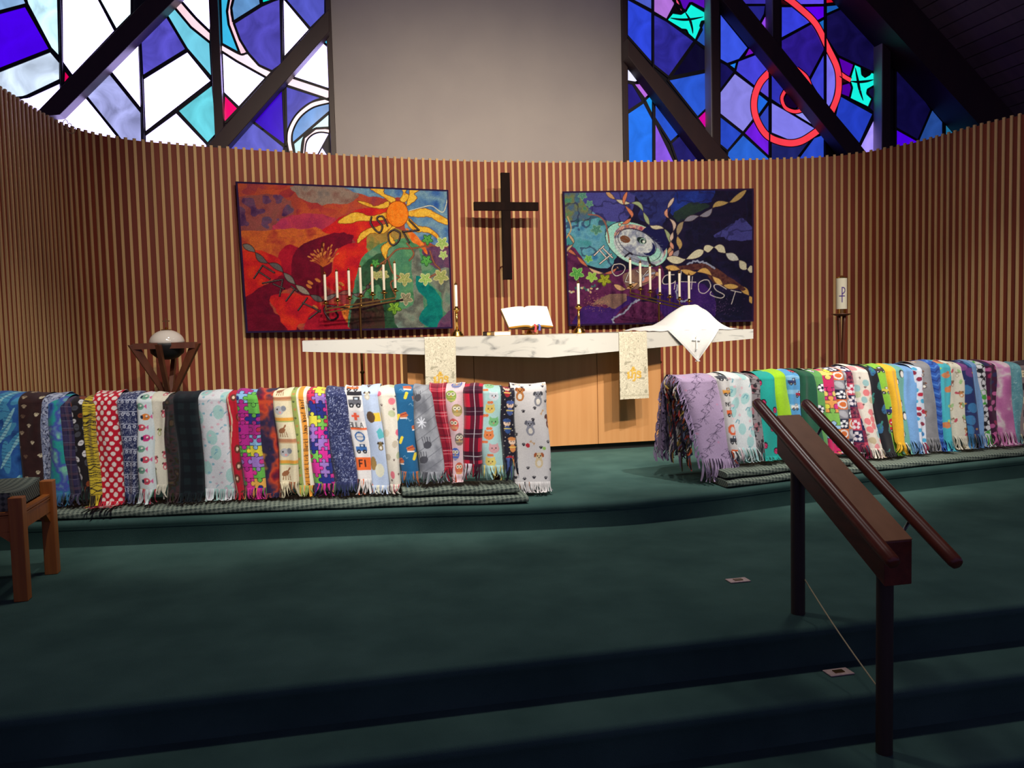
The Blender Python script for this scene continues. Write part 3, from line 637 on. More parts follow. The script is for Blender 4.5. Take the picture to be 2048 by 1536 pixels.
# candles ---------------------------------------------------------------
def candle(c, r, h, label, group, name='candle', cap=True):
    root = empty(name, c, label=label, cat='candle', group=group)
    mb = MB(); mb.lathe(c, [(r*.96, 0), (r, .003), (r, h-.004), (r*.8, h)], 14); obj('wax', mb, M['wax'], root, smooth='auto')
    if cap:
        mb = MB(); mb.lathe((c[0], c[1], c[2]+h-.002), [(r*1.08, 0), (r*1.08, .009), (r*.55, .014), (r*.3, .016), (r*.45, .021), (r*.1, .026)], 12); obj('brass_follower', mb, M['brass'], root, smooth='auto')
def candlestick(px, label, side):
    c = onv(px, 0, .28); z0 = ST; u = c[0]; c = (onv(px, 660, .28)[0], .28, z0)
    mb = MB(); mb.lathe(c, [(.056, 0), (.056, .008), (.05, .012), (.052, .02), (.04, .028), (.042, .036), (.026, .044), (.022, .052), (.012, .06), (.0125, .2), (.018, .205), (.026, .212), (.030, .222), (.024, .228), (.013, .23), (.013, .245)], 24)
    root = empty('candlestick', c, label=label, cat='candlestick', group='brass candlesticks on the altar')
    b1 = MB(); b1.lathe(c, [(.056, 0), (.056, .008), (.05, .012), (.052, .02), (.04, .028), (.042, .036), (.026, .044), (.022, .052), (.012, .06)], 24); obj('foot', b1, M['brass'], root, smooth=True)
    b1 = MB(); b1.lathe((c[0], c[1], c[2]+.058), [(.0115, 0), (.0105, .07), (.0115, .145)], 16); obj('stem', b1, M['brass'], root, smooth=True)
    b1 = MB(); b1.lathe((c[0], c[1], c[2]+.2), [(.012, 0), (.018, .005), (.027, .012), (.030, .022), (.024, .028), (.0135, .03), (.0135, .044)], 20); obj('cup', b1, M['brass'], root, smooth=True)
    candle((c[0], c[1], z0+.235), .0115, .185, 'white candle in the brass candlestick on the altar, %s' % side, 'candles of the altar candlesticks')
candlestick(914, 'brass candlestick on the altar left of the open book', 'left of the open book'); candlestick(1158, 'brass candlestick on the altar right of the open book', 'right of the open book')

def candelabrum(bot, top_y, polex, v, side, bars):
    P = [onv(x, y, v) for x, y in bot]; pc = onv(polex, 700, v)
    root = empty('candelabrum', (pc[0], v, ZU), label='tall brass seven-branch candelabrum standing behind the altar, %s side' % side, cat='candelabrum', group='candelabra behind the altar')
    mid = P[3]
    b = MB(); b.lathe((pc[0], v, ZU), [(.15, 0), (.15, .012), (.12, .02), (.06, .035), (.03, .06), (.014, .09)], 24); obj('base', b, M['bronze'], root, smooth='auto')
    b = MB(); b.lathe((pc[0], v, ZU+.07), [(.0125, 0), (.0125, .6)], 12); b.lathe((pc[0], v, ZU+.66), [(.0115, 0), (.02, .01), (.02, .02), (.0105, .03), (.0105, mid[2]-ZU-.66-.10)], 12); obj('pole', b, M['bronze'], root, smooth='auto')
    b = MB(); b.lathe((mid[0], v, mid[2]-.105), [(.008, 0), (.015, .01), (.008, .02)], 12); obj('collar', b, M['brass'], root, smooth=True)
    for (a, c_) in bars:
        A = onv(a[0], a[1], v); B = onv(c_[0], c_[1], v); b = MB(); b.bar(A, B, .012, .012); obj('crossbar', b, M['bronze'], root)
    for i, p in enumerate(P):
        b = MB(); b.lathe((p[0], v, p[2]-.075), [(.003, 0), (.007, .006), (.003, .012), (.005, .02), (.008, .028), (.004, .036), (.006, .046), (.008, .052), (.029, .058), (.031, .064), (.014, .066), (.013, .085)], 18)
        obj('candle_cup', b, M['brass'], root, smooth=True)
        h = onv(bot[i][0], top_y[i], v)[2]-p[2]
        ordn = ['first', 'second', 'third', 'fourth and middle', 'fifth', 'sixth', 'last'][i]
        candle((p[0], v, p[2]+.002), .0115, h, 'white candle, %s from the left on the %s candelabrum' % (ordn, side), 'candles of the %s candelabrum' % side)
def q591(x, y, s=5.91, ox=630, oy=510): return (ox+x/s, oy+y/s)
candelabrum([q591(*p) for p in ((125, 550), (265, 521), (407, 496), (542, 468), (681, 450), (817, 428), (949, 404))], [549, 543, 541, 535, 533, 529, 526.5], 723, 1.0, 'left',
            [(q591(130, 640), q591(950, 505)), (q591(130, 682), q591(955, 540))])
def q64(x, y): return (1240+x/6.4, 500+y/6.4)
candelabrum([q64(*p) for p in ((133, 448), (261, 485), (387, 520), (510, 553), (637, 584), (762, 611), (884, 637))], [520, 526, 533, 537.5, 543, 546.5, 551], 1319, .95, 'right',
            [(q64(120, 545), q64(900, 735)), (q64(120, 585), q64(900, 775))])

# open bible on brass stand --------------------------------------------
bt = [onv(1002, 618, .36), onv(1094, 613, .36), onv(1106, 652, .2), onv(1018, 654, .2)]
sd = empty('book_stand', ((bt[2][0]+bt[3][0])/2, .26, ST), label='low brass book stand under the open book', cat='stand')
mb = MB(); cx = (bt[2][0]+bt[3][0])/2
mb.lathe((cx, .27, ST), [(.075, 0), (.075, .006), (.03, .012), (.018, .03), (.012, .05), (.01, .075)], 20); obj('foot', mb, M['brass'], sd, smooth='auto')
mb = MB(); mb.bar(bt[3]+np.array([.0, .0, -.012]), bt[2]+np.array([0, 0, -.012]), .03, .006); obj('ledge', mb, M['brass'], sd)
nrm = np.cross(bt[1]-bt[0], bt[3]-bt[0]); nrm /= np.linalg.norm(nrm); nrm = nrm if nrm[1] < 0 else -nrm
mb = MB(); mb.slab([p-nrm*.034 for p in (bt[0]*.7+bt[1]*.3, bt[1]*.7+bt[0]*.3, bt[2]*.7+bt[3]*.3, bt[3]*.7+bt[2]*.3)], -nrm*.006); obj('back_plate', mb, M['brass'], sd)
bk_ = empty('open_book', (bt[3]+bt[2])/2, label='large open book with white pages on the brass stand', cat='book')
for hf, nm in ((0, 'page_block'), (1, 'page_block')):
    G = []
    for i in range(10):
        q = i/9; L_ = bt[0]*(1-q)+bt[3]*q; R_ = bt[1]*(1-q)+bt[2]*q; row = []
        for j in range(16):
            t = j/15; s_ = (.5-.5*t) if hf == 0 else (.5+.5*t); hgt = .002+.018*sin(pi*min(1, t*1.05)**.6)**.8*(1-t*.3) if t < .98 else .0
            row.append(L_*(1-s_)+R_*s_+nrm*hgt)
        G.append(row)
    G = np.array(G); 
    if hf == 0: G = G[:, ::-1]
    mb = MB(); mb.grid(G, flip=True); pb = obj(nm, mb, M['page'], bk_, smooth=True)
    Gb = G-nrm*.02; e = MB(); e.grid(np.array([G[-1], Gb[-1]]), flip=True); e.grid(np.array([G[0], Gb[0]])); e.grid(np.array([G[:, 0], Gb[:, 0]])); e.grid(np.array([G[:, -1], Gb[:, -1]]), flip=True); obj('gilt_edge', e, M['gilt'], bk_)
mb = MB(); ex_ = (bt[1]-bt[0])*.01; mb.slab([bt[0]-ex_-nrm*.02, bt[1]+ex_-nrm*.02, bt[2]+ex_-nrm*.02, bt[3]-ex_-nrm*.02], -nrm*.008); obj('cover', mb, M['cover'], bk_)
for x, m_, ln_ in ((1069, 'red', 664), (1077, 'blue', 661)):
    p0 = onv(x-2, 648, .185); p1 = onv(x+1, ln_, .18); mb = MB(); mb.grid(np.array([[p0*(1-k/5)+p1*k/5+np.array([.006*sin(k), -.003*k, 0]) for k in range(6)], [p0*(1-k/5)+p1*k/5+np.array([.017+.006*sin(k), -.003*k, 0]) for k in range(6)]]), flip=True)
    obj('ribbon', mb, M[m_], bk_, label=m_+' ribbon marker')
def book(x0, x1, y0, v, d, cov, label, h):
    a = onv(x0, y0, v)[0]; b = onv(x1, y0, v)[0]; r_ = empty('closed_book', ((a+b)/2, v+d/2, ST), label=label, cat='book')
    mb = MB(); mb.box(a, b, v, v+d, ST, ST+.004); mb.box(a, b, v, v+d, ST+h-.004, ST+h); mb.box(a, a+.005, v, v+d, ST, ST+h); obj('cover', mb, M[cov], r_)
    mb = MB(); mb.box(a+.005, b-.004, v+.004, v+d-.004, ST+.004, ST+h-.004); obj('pages', mb, M['page' if cov == 'tan' else 'gilt'], r_)
book(973, 990, 664, .30, .16, 'cover', 'small dark red closed book on the altar, left of the tan one', .033)
book(988, 1022, 664, .16, .14, 'tan', 'small tan closed book with pale pages beside the book stand', .035)

# cross -------------------------------------------------------------------
cv_ = 1.22; r_ = None
cp = [onv(1001, 345, cv_), onv(1020, 345, cv_), onv(1024, 559, cv_), onv(1008, 559, cv_)]
cu = (cp[0][0]+cp[1][0]+cp[2][0]+cp[3][0])/4; hw = (cp[1][0]-cp[0][0])/2*.93
cr_ = empty('wall_cross', (cu, cv_, cp[2][2]), label='dark wooden cross hung between the two quilts', cat='cross')
mb = MB(); mb.box(cu-hw, cu+hw, cv_, cv_+.035, cp[2][2], cp[0][2]); obj('upright', mb, M['darkwood'], cr_, bevel=.003)
za = onv(1012, 404, cv_)[2]; zb = onv(1012, 421, cv_)[2]; ua = onv(948, 412, cv_)[0]; ub = onv(1077, 412, cv_)[0]
mb = MB(); mb.box(ua, ub, cv_-.004, cv_+.031, zb, za); obj('crossbeam', mb, M['darkwood'], cr_, bevel=.003)
for z_ in (za-.03, zb-.5): mb = MB(); mb.tube([(cu, cv_+.03, z_), (cu, wv(cu)+.02, z_)], .008, 8); obj('standoff', mb, M['steel'], cr_)

# paschal candle ------------------------------------------------------------
pc = onv(1683, 600, .3); pu = pc[0]; zc0 = onv(1683, 618, .3)[2]; zc1 = onv(1683, 556, .3)[2]; zd = onv(1683, 628, .3)[2]
ps = empty('candle_stand', (pu, .3, ZU), label='tall slim dark wooden stand under the thick candle, right of the quilts', cat='candle stand')
mb = MB(); mb.lathe((pu, .3, ZU), [(.14, 0), (.14, .02), (.05, .04), (.03, .09)], 20); obj('base', mb, M['walnut'], ps, smooth='auto')
for a in range(4):
    an = a*pi/2+.4; mb = MB(); pth = []
    for k in range(13):
        q = k/12; rr = .014+.020*abs(2*q-1)**1.4; pth.append((pu+rr*cos(an), .3+rr*sin(an), ZU+.06+(zd-ZU-.06)*q))
    mb.tube(pth, .013, 6); obj('stem', mb, M['walnut'], ps, smooth=True)
mb = MB(); mb.lathe((pu, .3, zd-.022), [(.02, 0), (.05, .006), (.088, .020), (.09, .026), (.05, .024), (.03, .026)], 28); obj('dish', mb, M['walnut'], ps, smooth=True)
mb = MB(); mb.lathe((pu, .3, zd), [(.038, 0), (.038, zc0-zd), (.034, zc0-zd+.001)], 24); obj('socket', mb, M['brass'], ps, smooth='auto')
pcn = empty('paschal_candle', (pu, .3, zc0), label='thick ivory candle with a purple cross monogram on the tall wooden stand', cat='candle')
n = 72; hh = zc1-zc0; nz = 60; cc = Cv(70, 60, (232, 226, 200), 3, 2)
# angle facing camera
ang = math.atan2(CAM[1]-.3, CAM[0]-pu)
mx = 35
cc.line([(mx+1, 19), (mx+1, 46)], 1.8, (70, 40, 130)); cc.line([(mx-4, 34.5), (mx+6, 34.5)], 1.6, (70, 40, 130)); cc.line(smooth([(mx+1, 18), (mx+6, 20), (mx+6.5, 26), (mx+1.5, 31)]), 1.8, (70, 40, 130))
G = np.zeros((nz, n+1, 3)); C_ = np.zeros((nz, n+1, 3))
for i in range(nz):
    for j in range(n+1):
        t = -pi+2*pi*j/n; G[i, j] = (pu+.047*cos(ang+t), .3+.047*sin(ang+t), zc0+hh*(1-i/(nz-1))); 
    tt = np.linspace(-pi, pi, n+1); C_[i] = cc.sample(35+tt*10.5, np.full(n+1, 59*i/(nz-1)))
mb = MB(); mb.grid(G, flip=False); obj('wax', mb, M['print'], pcn, smooth=True, colors=C_.reshape(-1, 3))
mb = MB(); mb.lathe((pu, .3, zc1-.004), [(.046, 0), (.049, .004), (.049, .012), (.03, .014), (.02, .022), (.006, .026)], 28); obj('brass_follower', mb, M['brass'], pcn, smooth='auto')

# baptismal font --------------------------------------------------------------
fv = .42; fc = onv(334, 686, fv); fu = fc[0]; zt = onv(334, 688, fv)[2]; 
ft = empty('baptismal_font', (fu, fv, ZU), label='walnut baptismal font with three tapering fins, white domed lid', cat='font')
zl = onv(334, 785, fv)[2]-.02
for a0 in (205, 265, 335, 85):
    a = radians(a0); d = np.array([cos(a), sin(a)]); mb = MB(); r1_, r0_ = .285, .03; w_ = np.array([-d[1], d[0]])*.016
    top_o = d*r1_; top_i = d*(r1_-.075); bo = d*.05; bi = d*.012
    P = []
    for z, o_, i_ in ((zl, bo, bi), (zt, top_o, top_i)):
        for q in (i_-w_, o_-w_, o_+w_, i_+w_): P.append((fu+q[0], fv+q[1], z))
    mb.hexa(P); obj('fin', mb, M['walnut'], ft, bevel=.002)
    mb = MB(); P = []
    for z, o_, i_ in ((ZU, d*.19, d*.13), (zl+.02, bo, bi)):
        for q in (i_-w_, o_-w_, o_+w_, i_+w_): P.append((fu+q[0], fv+q[1], z))
    mb.hexa(P); obj('foot', mb, M['walnut'], ft, bevel=.002)
mb = MB(); cs = [(fu+.25*cos(radians(a)), fv+.25*sin(radians(a))) for a in (205, 335, 85)]
for a, b in zip(cs, cs[1:]+cs[:1]): mb.bar((a[0], a[1], zt-.012), (b[0], b[1], zt-.012), .03, .045)
obj('top_frame', mb, M['walnut'], ft)
rb = (onv(370, 680, fv)[0]-onv(298, 680, fv)[0])/2
mb = MB(); mb.lathe((fu, fv, zt-.12), [(.03, 0), (.08, .015), (.12, .05), (rb, .11), (rb, .125)], 32); obj('bowl', mb, M['black'], ft, smooth=True)
dome = [(rb, 0)]+[(rb*cos(a), .105*sin(a)) for a in np.linspace(.15, 1.25, 12)]+[(rb*.2, .104)]
mb = MB(); mb.lathe((fu, fv, zt+.005), dome, 40); obj('domed_lid', mb, M['milk'], ft, smooth=True, label='glossy white domed lid')
zk = zt+.108; mb = MB(); mb.lathe((fu, fv, zk), [(.04, 0), (.04, .004), (.008, .008), (.012, .014), (.004, .022)], 14); mb.bar((fu, fv, zk+.01), (fu, fv, zk+.092), .009, .009, up=(0, 1, 0)); mb.bar((fu-.026, fv, zk+.068), (fu+.026, fv, zk+.068), .008, .008); obj('cross_finial', mb, M['brass'], ft)

# ================================================================ QUILTS
def tex(c, cell, cols, o=5): return ramp(fbm(c.H, c.W, max(cell*c.S, 2), o, c.n), cols)
def wob(pts, amp, n=7, closed=True, seed=1):
    r = random.Random(seed); P = smooth(pts, n, closed); return [(x+r.uniform(-amp, amp), y+r.uniform(-amp, amp)) for x, y in P]
def leafy(c, x, y, s, col, edge, rot=0, seed=0):
    r = random.Random(seed+int(x)); P = []
    for i in range(20):
        a = rot+2*pi*i/20; rr = s*(1.05 if i % 4 == 0 else (.82 if i % 2 else .5))
        P.append((x+rr*cos(a), y+rr*sin(a)*.9))
    c.poly(P, col); c.line(P+[P[0]], s*.06+3, edge)
    for i in (0, 4, 8, 12, 16): a = rot+2*pi*i/20; c.line([(x, y), (x+s*.8*cos(a), y+s*.8*sin(a))], 3, edge)
def ribbon_twist(c, pts, w0, cols, edge, seed=1):
    r = random.Random(seed); P = smooth(pts, 10); n = len(P); per = 12
    for k in range(0, n-2, per):
        sgm = P[k:k+per+1]; m = len(sgm)
        if m < 3: continue
        up, dn = [], []
        for i, (x, y) in enumerate(sgm):
            x2, y2 = sgm[min(i+1, m-1)]; x1, y1 = sgm[max(i-1, 0)]; L = sqrt((x2-x1)**2+(y2-y1)**2)+1e-6; nx, ny = -(y2-y1)/L, (x2-x1)/L; h = w0*sin(pi*i/(m-1)); up.append((x+nx*h, y+ny*h)); dn.append((x-nx*h, y-ny*h))
        c.poly(up+dn[::-1], cols[r.randrange(len(cols))]); c.line(up, 4, edge); c.line(dn, 4, edge)
def flat_quilt(c, corners_crop, px, pln, label, rows, cols_, wires):
    (a, b, d, e) = corners_crop; P3 = [onplane(x, y, *pln) for x, y in px]; TL, TR, BR, BL = P3
    t = np.linspace(0, 1, cols_)[None, :, None]; s = np.linspace(0, 1, rows)[:, None, None]
    X = (1-s)*((1-t)*a[0]+t*b[0])+s*((1-t)*e[0]+t*d[0]); Y = (1-s)*((1-t)*a[1]+t*b[1])+s*((1-t)*e[1]+t*d[1])
    G = (1-s)*((1-t)*TL+t*TR)+s*((1-t)*BL+t*BR)
    nrm = np.cross(TR-TL, BL-TL); nrm /= np.linalg.norm(nrm); nrm = nrm if nrm[1] < 0 else -nrm
    puff = .006+fbm(rows, cols_, 14, 3)*.006+.004*np.sin(t[..., 0]*9+s[..., 0]*3)*s[..., 0]; G = G+nrm*puff[..., None]
    col = c.sample(X[..., 0], Y[..., 0])
    b_ = 4
    for sl in (np.s_[:b_], np.s_[-b_:], np.s_[:, :b_], np.s_[:, -b_:]): col[sl] = (44, 26, 66)
    mb = MB(); mb.grid(G, flip=True)
    root = empty('quilt_hanging', (TL+TR+BL+BR)/4*np.array([1, 1, 0])+np.array([0, 0, min(BL[2], BR[2])]), label=label, cat='quilt')
    obj('quilt_top', mb, M['quilt'], root, smooth=True, colors=col.reshape(-1, 3))
    bk = MB(); o_ = -nrm*.004; bk.slab([TL+o_, TR+o_, BR+o_, BL+o_], -nrm*.016); obj('backing_cloth', bk, M['bind'], root)
    for t0 in wires:
        p = TL*(1-t0)+TR*t0; wr = MB(); wr.tube([p, p+np.array([.03, .03, WT-.02-p[2]])], .0012, 4); obj('hanging_wire', wr, M['steel'], root)
M['bind'] = mat('purple_binding', (44, 26, 70), rough=.9)
# ---- left quilt (painted in the units of its own layout sheet)
c = Cv(2048, 1475, (150, 40, 50), .5, 21)
c.a[:] = tex(c, 260, [(120, 40, 66), (168, 56, 56), (186, 78, 54), (150, 60, 70), (176, 66, 50)])
T = dict(org=tex(c, 70, [(170, 60, 50), (206, 104, 48), (188, 84, 52)]), red=tex(c, 80, [(176, 22, 44), (206, 36, 40), (222, 60, 36)]), crim=tex(c, 120, [(150, 14, 44), (182, 26, 50), (140, 12, 44)]),
         mar=tex(c, 120, [(92, 10, 36), (118, 14, 44), (84, 12, 40)]), sky=tex(c, 110, [(44, 88, 168), (88, 134, 180), (120, 160, 186), (60, 104, 176)]), gry=tex(c, 60, [(120, 110, 108), (150, 130, 120), (130, 96, 90)]),
         grn=tex(c, 120, [(52, 108, 74), (92, 152, 110), (70, 132, 104), (110, 150, 120)]), teal=tex(c, 90, [(0, 104, 104), (10, 130, 124), (0, 92, 100)]), dk=tex(c, 90, [(36, 34, 34), (74, 44, 42), (56, 60, 44)]),
         pur=tex(c, 60, [(70, 40, 84), (110, 70, 104), (84, 70, 100)]), mix=tex(c, 90, [(96, 132, 120), (130, 140, 128), (90, 96, 92), (120, 150, 140)]), yel=tex(c, 40, [(232, 176, 52), (240, 196, 76), (220, 150, 40)]),
         olv=tex(c, 60, [(140, 120, 60), (176, 140, 70), (110, 124, 70)]), dgr=tex(c, 70, [(28, 70, 50), (52, 92, 66), (40, 56, 44)]), oran=tex(c, 50, [(224, 100, 36), (236, 140, 60), (210, 76, 40)]), mag=tex(c, 120, [(170, 50, 100), (190, 60, 84), (150, 40, 84)]))
def rg(pts, key, amp=6, n=5, seed=1, edge=None):
    P = wob(pts, amp, n, True, seed); c.poly(P, T[key] if isinstance(key, str) else key)
    if edge: c.line(P+[P[0]], 4, edge)
rg([(100, 300), (420, 250), (560, 330), (540, 520), (300, 640), (100, 600)], 'pur', 8); c.nmask(150, .45, .7, (190, 88, 50), .5)
rg([(560, 170), (1000, 190), (1080, 290), (840, 330), (640, 280)], 'gry', 10, seed=2)
rg([(480, 440), (700, 400), (900, 440), (820, 520), (600, 560), (400, 540)], 'mag', 8, seed=3)
rg([(130, 560), (500, 530), (780, 520), (900, 640), (560, 680), (440, 740), (160, 700)], 'org', 10, seed=4)
rg([(800, 520), (1060, 380), (1330, 360), (1240, 560), (1160, 700), (1040, 600), (860, 560)], 'red', 10, seed=5)
rg([(440, 760), (520, 650), (620, 700), (600, 860), (520, 1000), (400, 900)], 'crim', 8, seed=6)
rg([(600, 690), (900, 560), (1040, 580), (1020, 660), (900, 700), (860, 900), (780, 1080), (560, 1000)], 'mar', 8, seed=7)
rg([(930, 680), (1150, 640), (1160, 740), (1080, 960), (980, 1060), (820, 960), (880, 860)], 'red', 8, seed=8)
rg([(150, 700), (420, 740), (480, 880), (360, 960), (190, 1100), (140, 900)], 'red', 8, seed=9)
rg([(170, 1120), (380, 960), (500, 900), (560, 980), (440, 1060), (380, 1130), (470, 1250), (620, 1375), (150, 1400)], 'mar', 8, seed=10)
rg([(390, 1070), (600, 1050), (780, 1130), (740, 1250), (620, 1300), (540, 1380), (440, 1200)], 'red', 9, seed=11)
rg([(660, 1290), (800, 1140), (1060, 1150), (1060, 1260), (1020, 1360), (700, 1370)], 'crim', 8, seed=12); rg([(940, 1160), (1060, 1150), (1060, 1260), (1000, 1290)], 'oran', 8, seed=13)
rg([(1000, 160), (1880, 160), (1900, 700), (1700, 640), (1500, 560), (1480, 300), (1300, 280), (1100, 240)], 'sky', 8, seed=14)
rg([(1180, 560), (1350, 520), (1520, 560), (1560, 700), (1440, 760), (1240, 720), (1160, 700)], 'olv', 8, seed=15)
rg([(1120, 760), (1300, 640), (1500, 600), (1720, 700), (1900, 760), (1920, 1340), (1060, 1370), (1060, 1000)], 'grn', 8, seed=16)
rg([(1140, 800), (1300, 720), (1360, 820), (1380, 1000), (1440, 1200), (1440, 1330), (1300, 1330), (1280, 1000), (1120, 980)], 'dgr', 8, seed=17)
rg([(1060, 1120), (1180, 1090), (1280, 1120), (1300, 1350), (1030, 1360)], 'dk', 8, seed=18)
rg([(1400, 1200), (1640, 1150), (1640, 1340), (1440, 1340)], 'mix', 8, seed=19)
rg([(1540, 740), (1620, 740), (1640, 1340), (1500, 1330), (1560, 1100)], 'mix', 8, seed=20)
rg([(1590, 900), (1700, 980), (1800, 1100), (1800, 1300), (1720, 1330), (1600, 1250), (1680, 1120), (1590, 1010)], 'teal', 6, seed=21)
rg([(1640, 680), (1900, 690), (1900, 860), (1760, 840), (1680, 780)], 'pur', 8, seed=22); rg([(1720, 880), (1900, 860), (1910, 1200), (1820, 1180), (1800, 1050), (1700, 960)], 'mix', 8, seed=23); rg([(1770, 1330), (1830, 1220), (1920, 1180), (1920, 1350)], 'pur', 8, seed=24)
# sun and rays
YE = (120, 60, 20)
for pts in ([(1180, 180), (1300, 190), (1310, 240), (1400, 280), (1380, 320), (1290, 260), (1200, 210)], [(1450, 180), (1520, 190), (1490, 230), (1530, 260), (1480, 310), (1440, 290), (1470, 240)], [(1540, 180), (1640, 200), (1570, 240), (1590, 280), (1500, 340), (1520, 260)],
            [(1340, 300), (1240, 340), (1160, 310), (1080, 300), (1160, 340), (1260, 360), (1340, 350)], [(1330, 390), (1200, 420), (1060, 390), (920, 470), (1020, 480), (1100, 460), (1220, 460), (1330, 440)], [(1340, 480), (1260, 500), (1180, 520), (1100, 570), (1080, 640), (1140, 600), (1200, 560), (1300, 560), (1370, 500)],
            [(1420, 500), (1360, 560), (1400, 640), (1340, 690), (1320, 770), (1280, 700), (1290, 660), (1340, 620), (1330, 560), (1390, 490)], [(1490, 460), (1560, 540), (1700, 560), (1790, 620), (1760, 560), (1680, 510), (1600, 500), (1520, 440)],
            [(1500, 390), (1660, 360), (1760, 400), (1860, 450), (1860, 490), (1780, 470), (1700, 430), (1600, 430), (1520, 420)]): rg(pts, 'yel', 3, 6, edge=YE)
rg([(1490, 520), (1560, 560), (1640, 640), (1680, 730), (1600, 660), (1540, 620)], 'oran', 4, seed=3)
c.line(smooth([(1520, 380), (1640, 350), (1720, 340), (1820, 390), (1860, 280)]), 6, (236, 228, 190))
c.ell(1420, 405, 96, 108, (130, 52, 14)); c.ell(1420, 405, 91, 103, tex(c, 26, [(238, 120, 24), (248, 146, 44)]))
# vines, leaves, flame tree, braid
BR = (110, 60, 44)
for p in ([(1240, 830), (1340, 760), (1420, 690), (1560, 680), (1700, 660), (1860, 670)], [(1340, 770), (1380, 880), (1440, 920), (1360, 960), (1400, 1060)], [(1500, 640), (1560, 720), (1520, 780)], [(1700, 700), (1740, 800), (1790, 860), (1690, 920)], [(1100, 1080), (1240, 900), (1320, 790)]): c.line(smooth(p), 14, BR); c.line(smooth(p), 5, (168, 112, 84))
for x, y, s, k in ((1680, 610, 50, 0), (1810, 640, 58, 1), (1820, 735, 40, 1), (1670, 780, 52, 0), (1480, 930, 62, 2), (1660, 930, 58, 1), (1800, 910, 68, 2), (1490, 1090, 60, 3), (1390, 1165, 62, 4), (1190, 1020, 34, 0), (1240, 900, 40, 2), (1230, 800, 40, 0), (1300, 900, 46, 2)):
    leafy(c, x, y, s, [(92, 176, 84), (146, 190, 96), (150, 164, 96), (120, 120, 96), (132, 186, 62)][k], [(40, 96, 50), (210, 220, 160), (200, 196, 140), (190, 180, 150), (60, 100, 40)][k], .3)
c.line(smooth([(800, 640), (790, 760), (800, 900), (830, 1080), (840, 1260)]), 26, (84, 24, 26))
for i in range(26):
    a = radians(-170+i*6.4); r0 = 60+R.random()*90; x = 800+cos(a)*r0; y = 800+sin(a)*r0*1.1; c.line(smooth([(800, 830), ((800+x)/2+10, (830+y)/2), (x, y)]), 4, (190, 96, 44)); c.ell(x, y, 15, 6, (206, 130, 66), a)
for x, y in ((700, 960), (950, 970), (760, 940), (690, 990), (930, 1000), (740, 1160)): c.ell(x, y, 26, 12, (200, 120, 60), .6)
ribbon_twist(c, [(180, 650), (260, 700), (330, 780), (440, 830), (520, 910), (600, 990), (700, 1060), (800, 1110)], 24, [(120, 116, 112), (150, 140, 128), (96, 90, 92)], (30, 16, 24), 3)
ribbon_twist(c, [(800, 1110), (900, 1060), (1000, 1040), (1100, 1060), (1180, 980)], 18, [(120, 110, 112), (150, 90, 84), (90, 80, 84)], (40, 18, 24), 4)
c.line(smooth([(1460, 1100), (1300, 1130), (1100, 1180), (940, 1160), (830, 1150), (815, 1200), (860, 1265), (920, 1240), (900, 1190)]), 16, (34, 14, 26)); c.line(smooth([(940, 1160), (830, 1150), (815, 1200), (860, 1265)]), 5, (120, 104, 110))
# letters
BL_ = (28, 18, 24)
def let(st, wd=17, hi=(120, 110, 110)):
    for s_ in st:
        P = smooth(s_, 6) if len(s_) > 2 else s_
        c.line(P, wd, BL_); c.line([(x-2, y-2) for x, y in P], 4, hi)
let([[(1200, 430), (1195, 480), (1240, 540), (1275, 550), (1290, 500), (1250, 450), (1260, 425), (1300, 430), (1335, 500)], [(1390, 530), (1345, 560), (1350, 630), (1385, 655), (1430, 620), (1440, 560), (1390, 530)]])
for a, b in (((1465, 545), (1520, 635)), ((1470, 548), (1605, 535)), ((1605, 535), (1520, 455))): let([[a, b]])
for a, b in (((330, 820), (265, 925)), ((330, 820), (420, 880)), ((300, 870), (385, 930)), ((330, 965), (485, 935)), ((485, 935), (460, 1070)), ((410, 970), (495, 1010)), ((550, 990), (600, 1030)), ((580, 1010), (510, 1110)), ((675, 1085), (605, 1185)), ((640, 1125), (760, 1185)), ((780, 1185), (690, 1255)), ((720, 1160), (780, 1200))): let([[a, b]], 14)
for i in range(9): c.line(smooth([(R.randint(150, 1800), R.randint(200, 1300)) for _ in range(3)]), 2, (60, 30, 40), .25)
c.grain(.14)
flat_quilt(c, [(128, 142), (1868, 212), (1903, 1332), (205, 1372)], [(471, 363), (896, 380), (905, 657), (492, 666)], ((-2.45, 1.075), (-.45, 1.43)), 'red to green quilted hanging with an orange sun, left of the cross', 280, 410, (.72,))
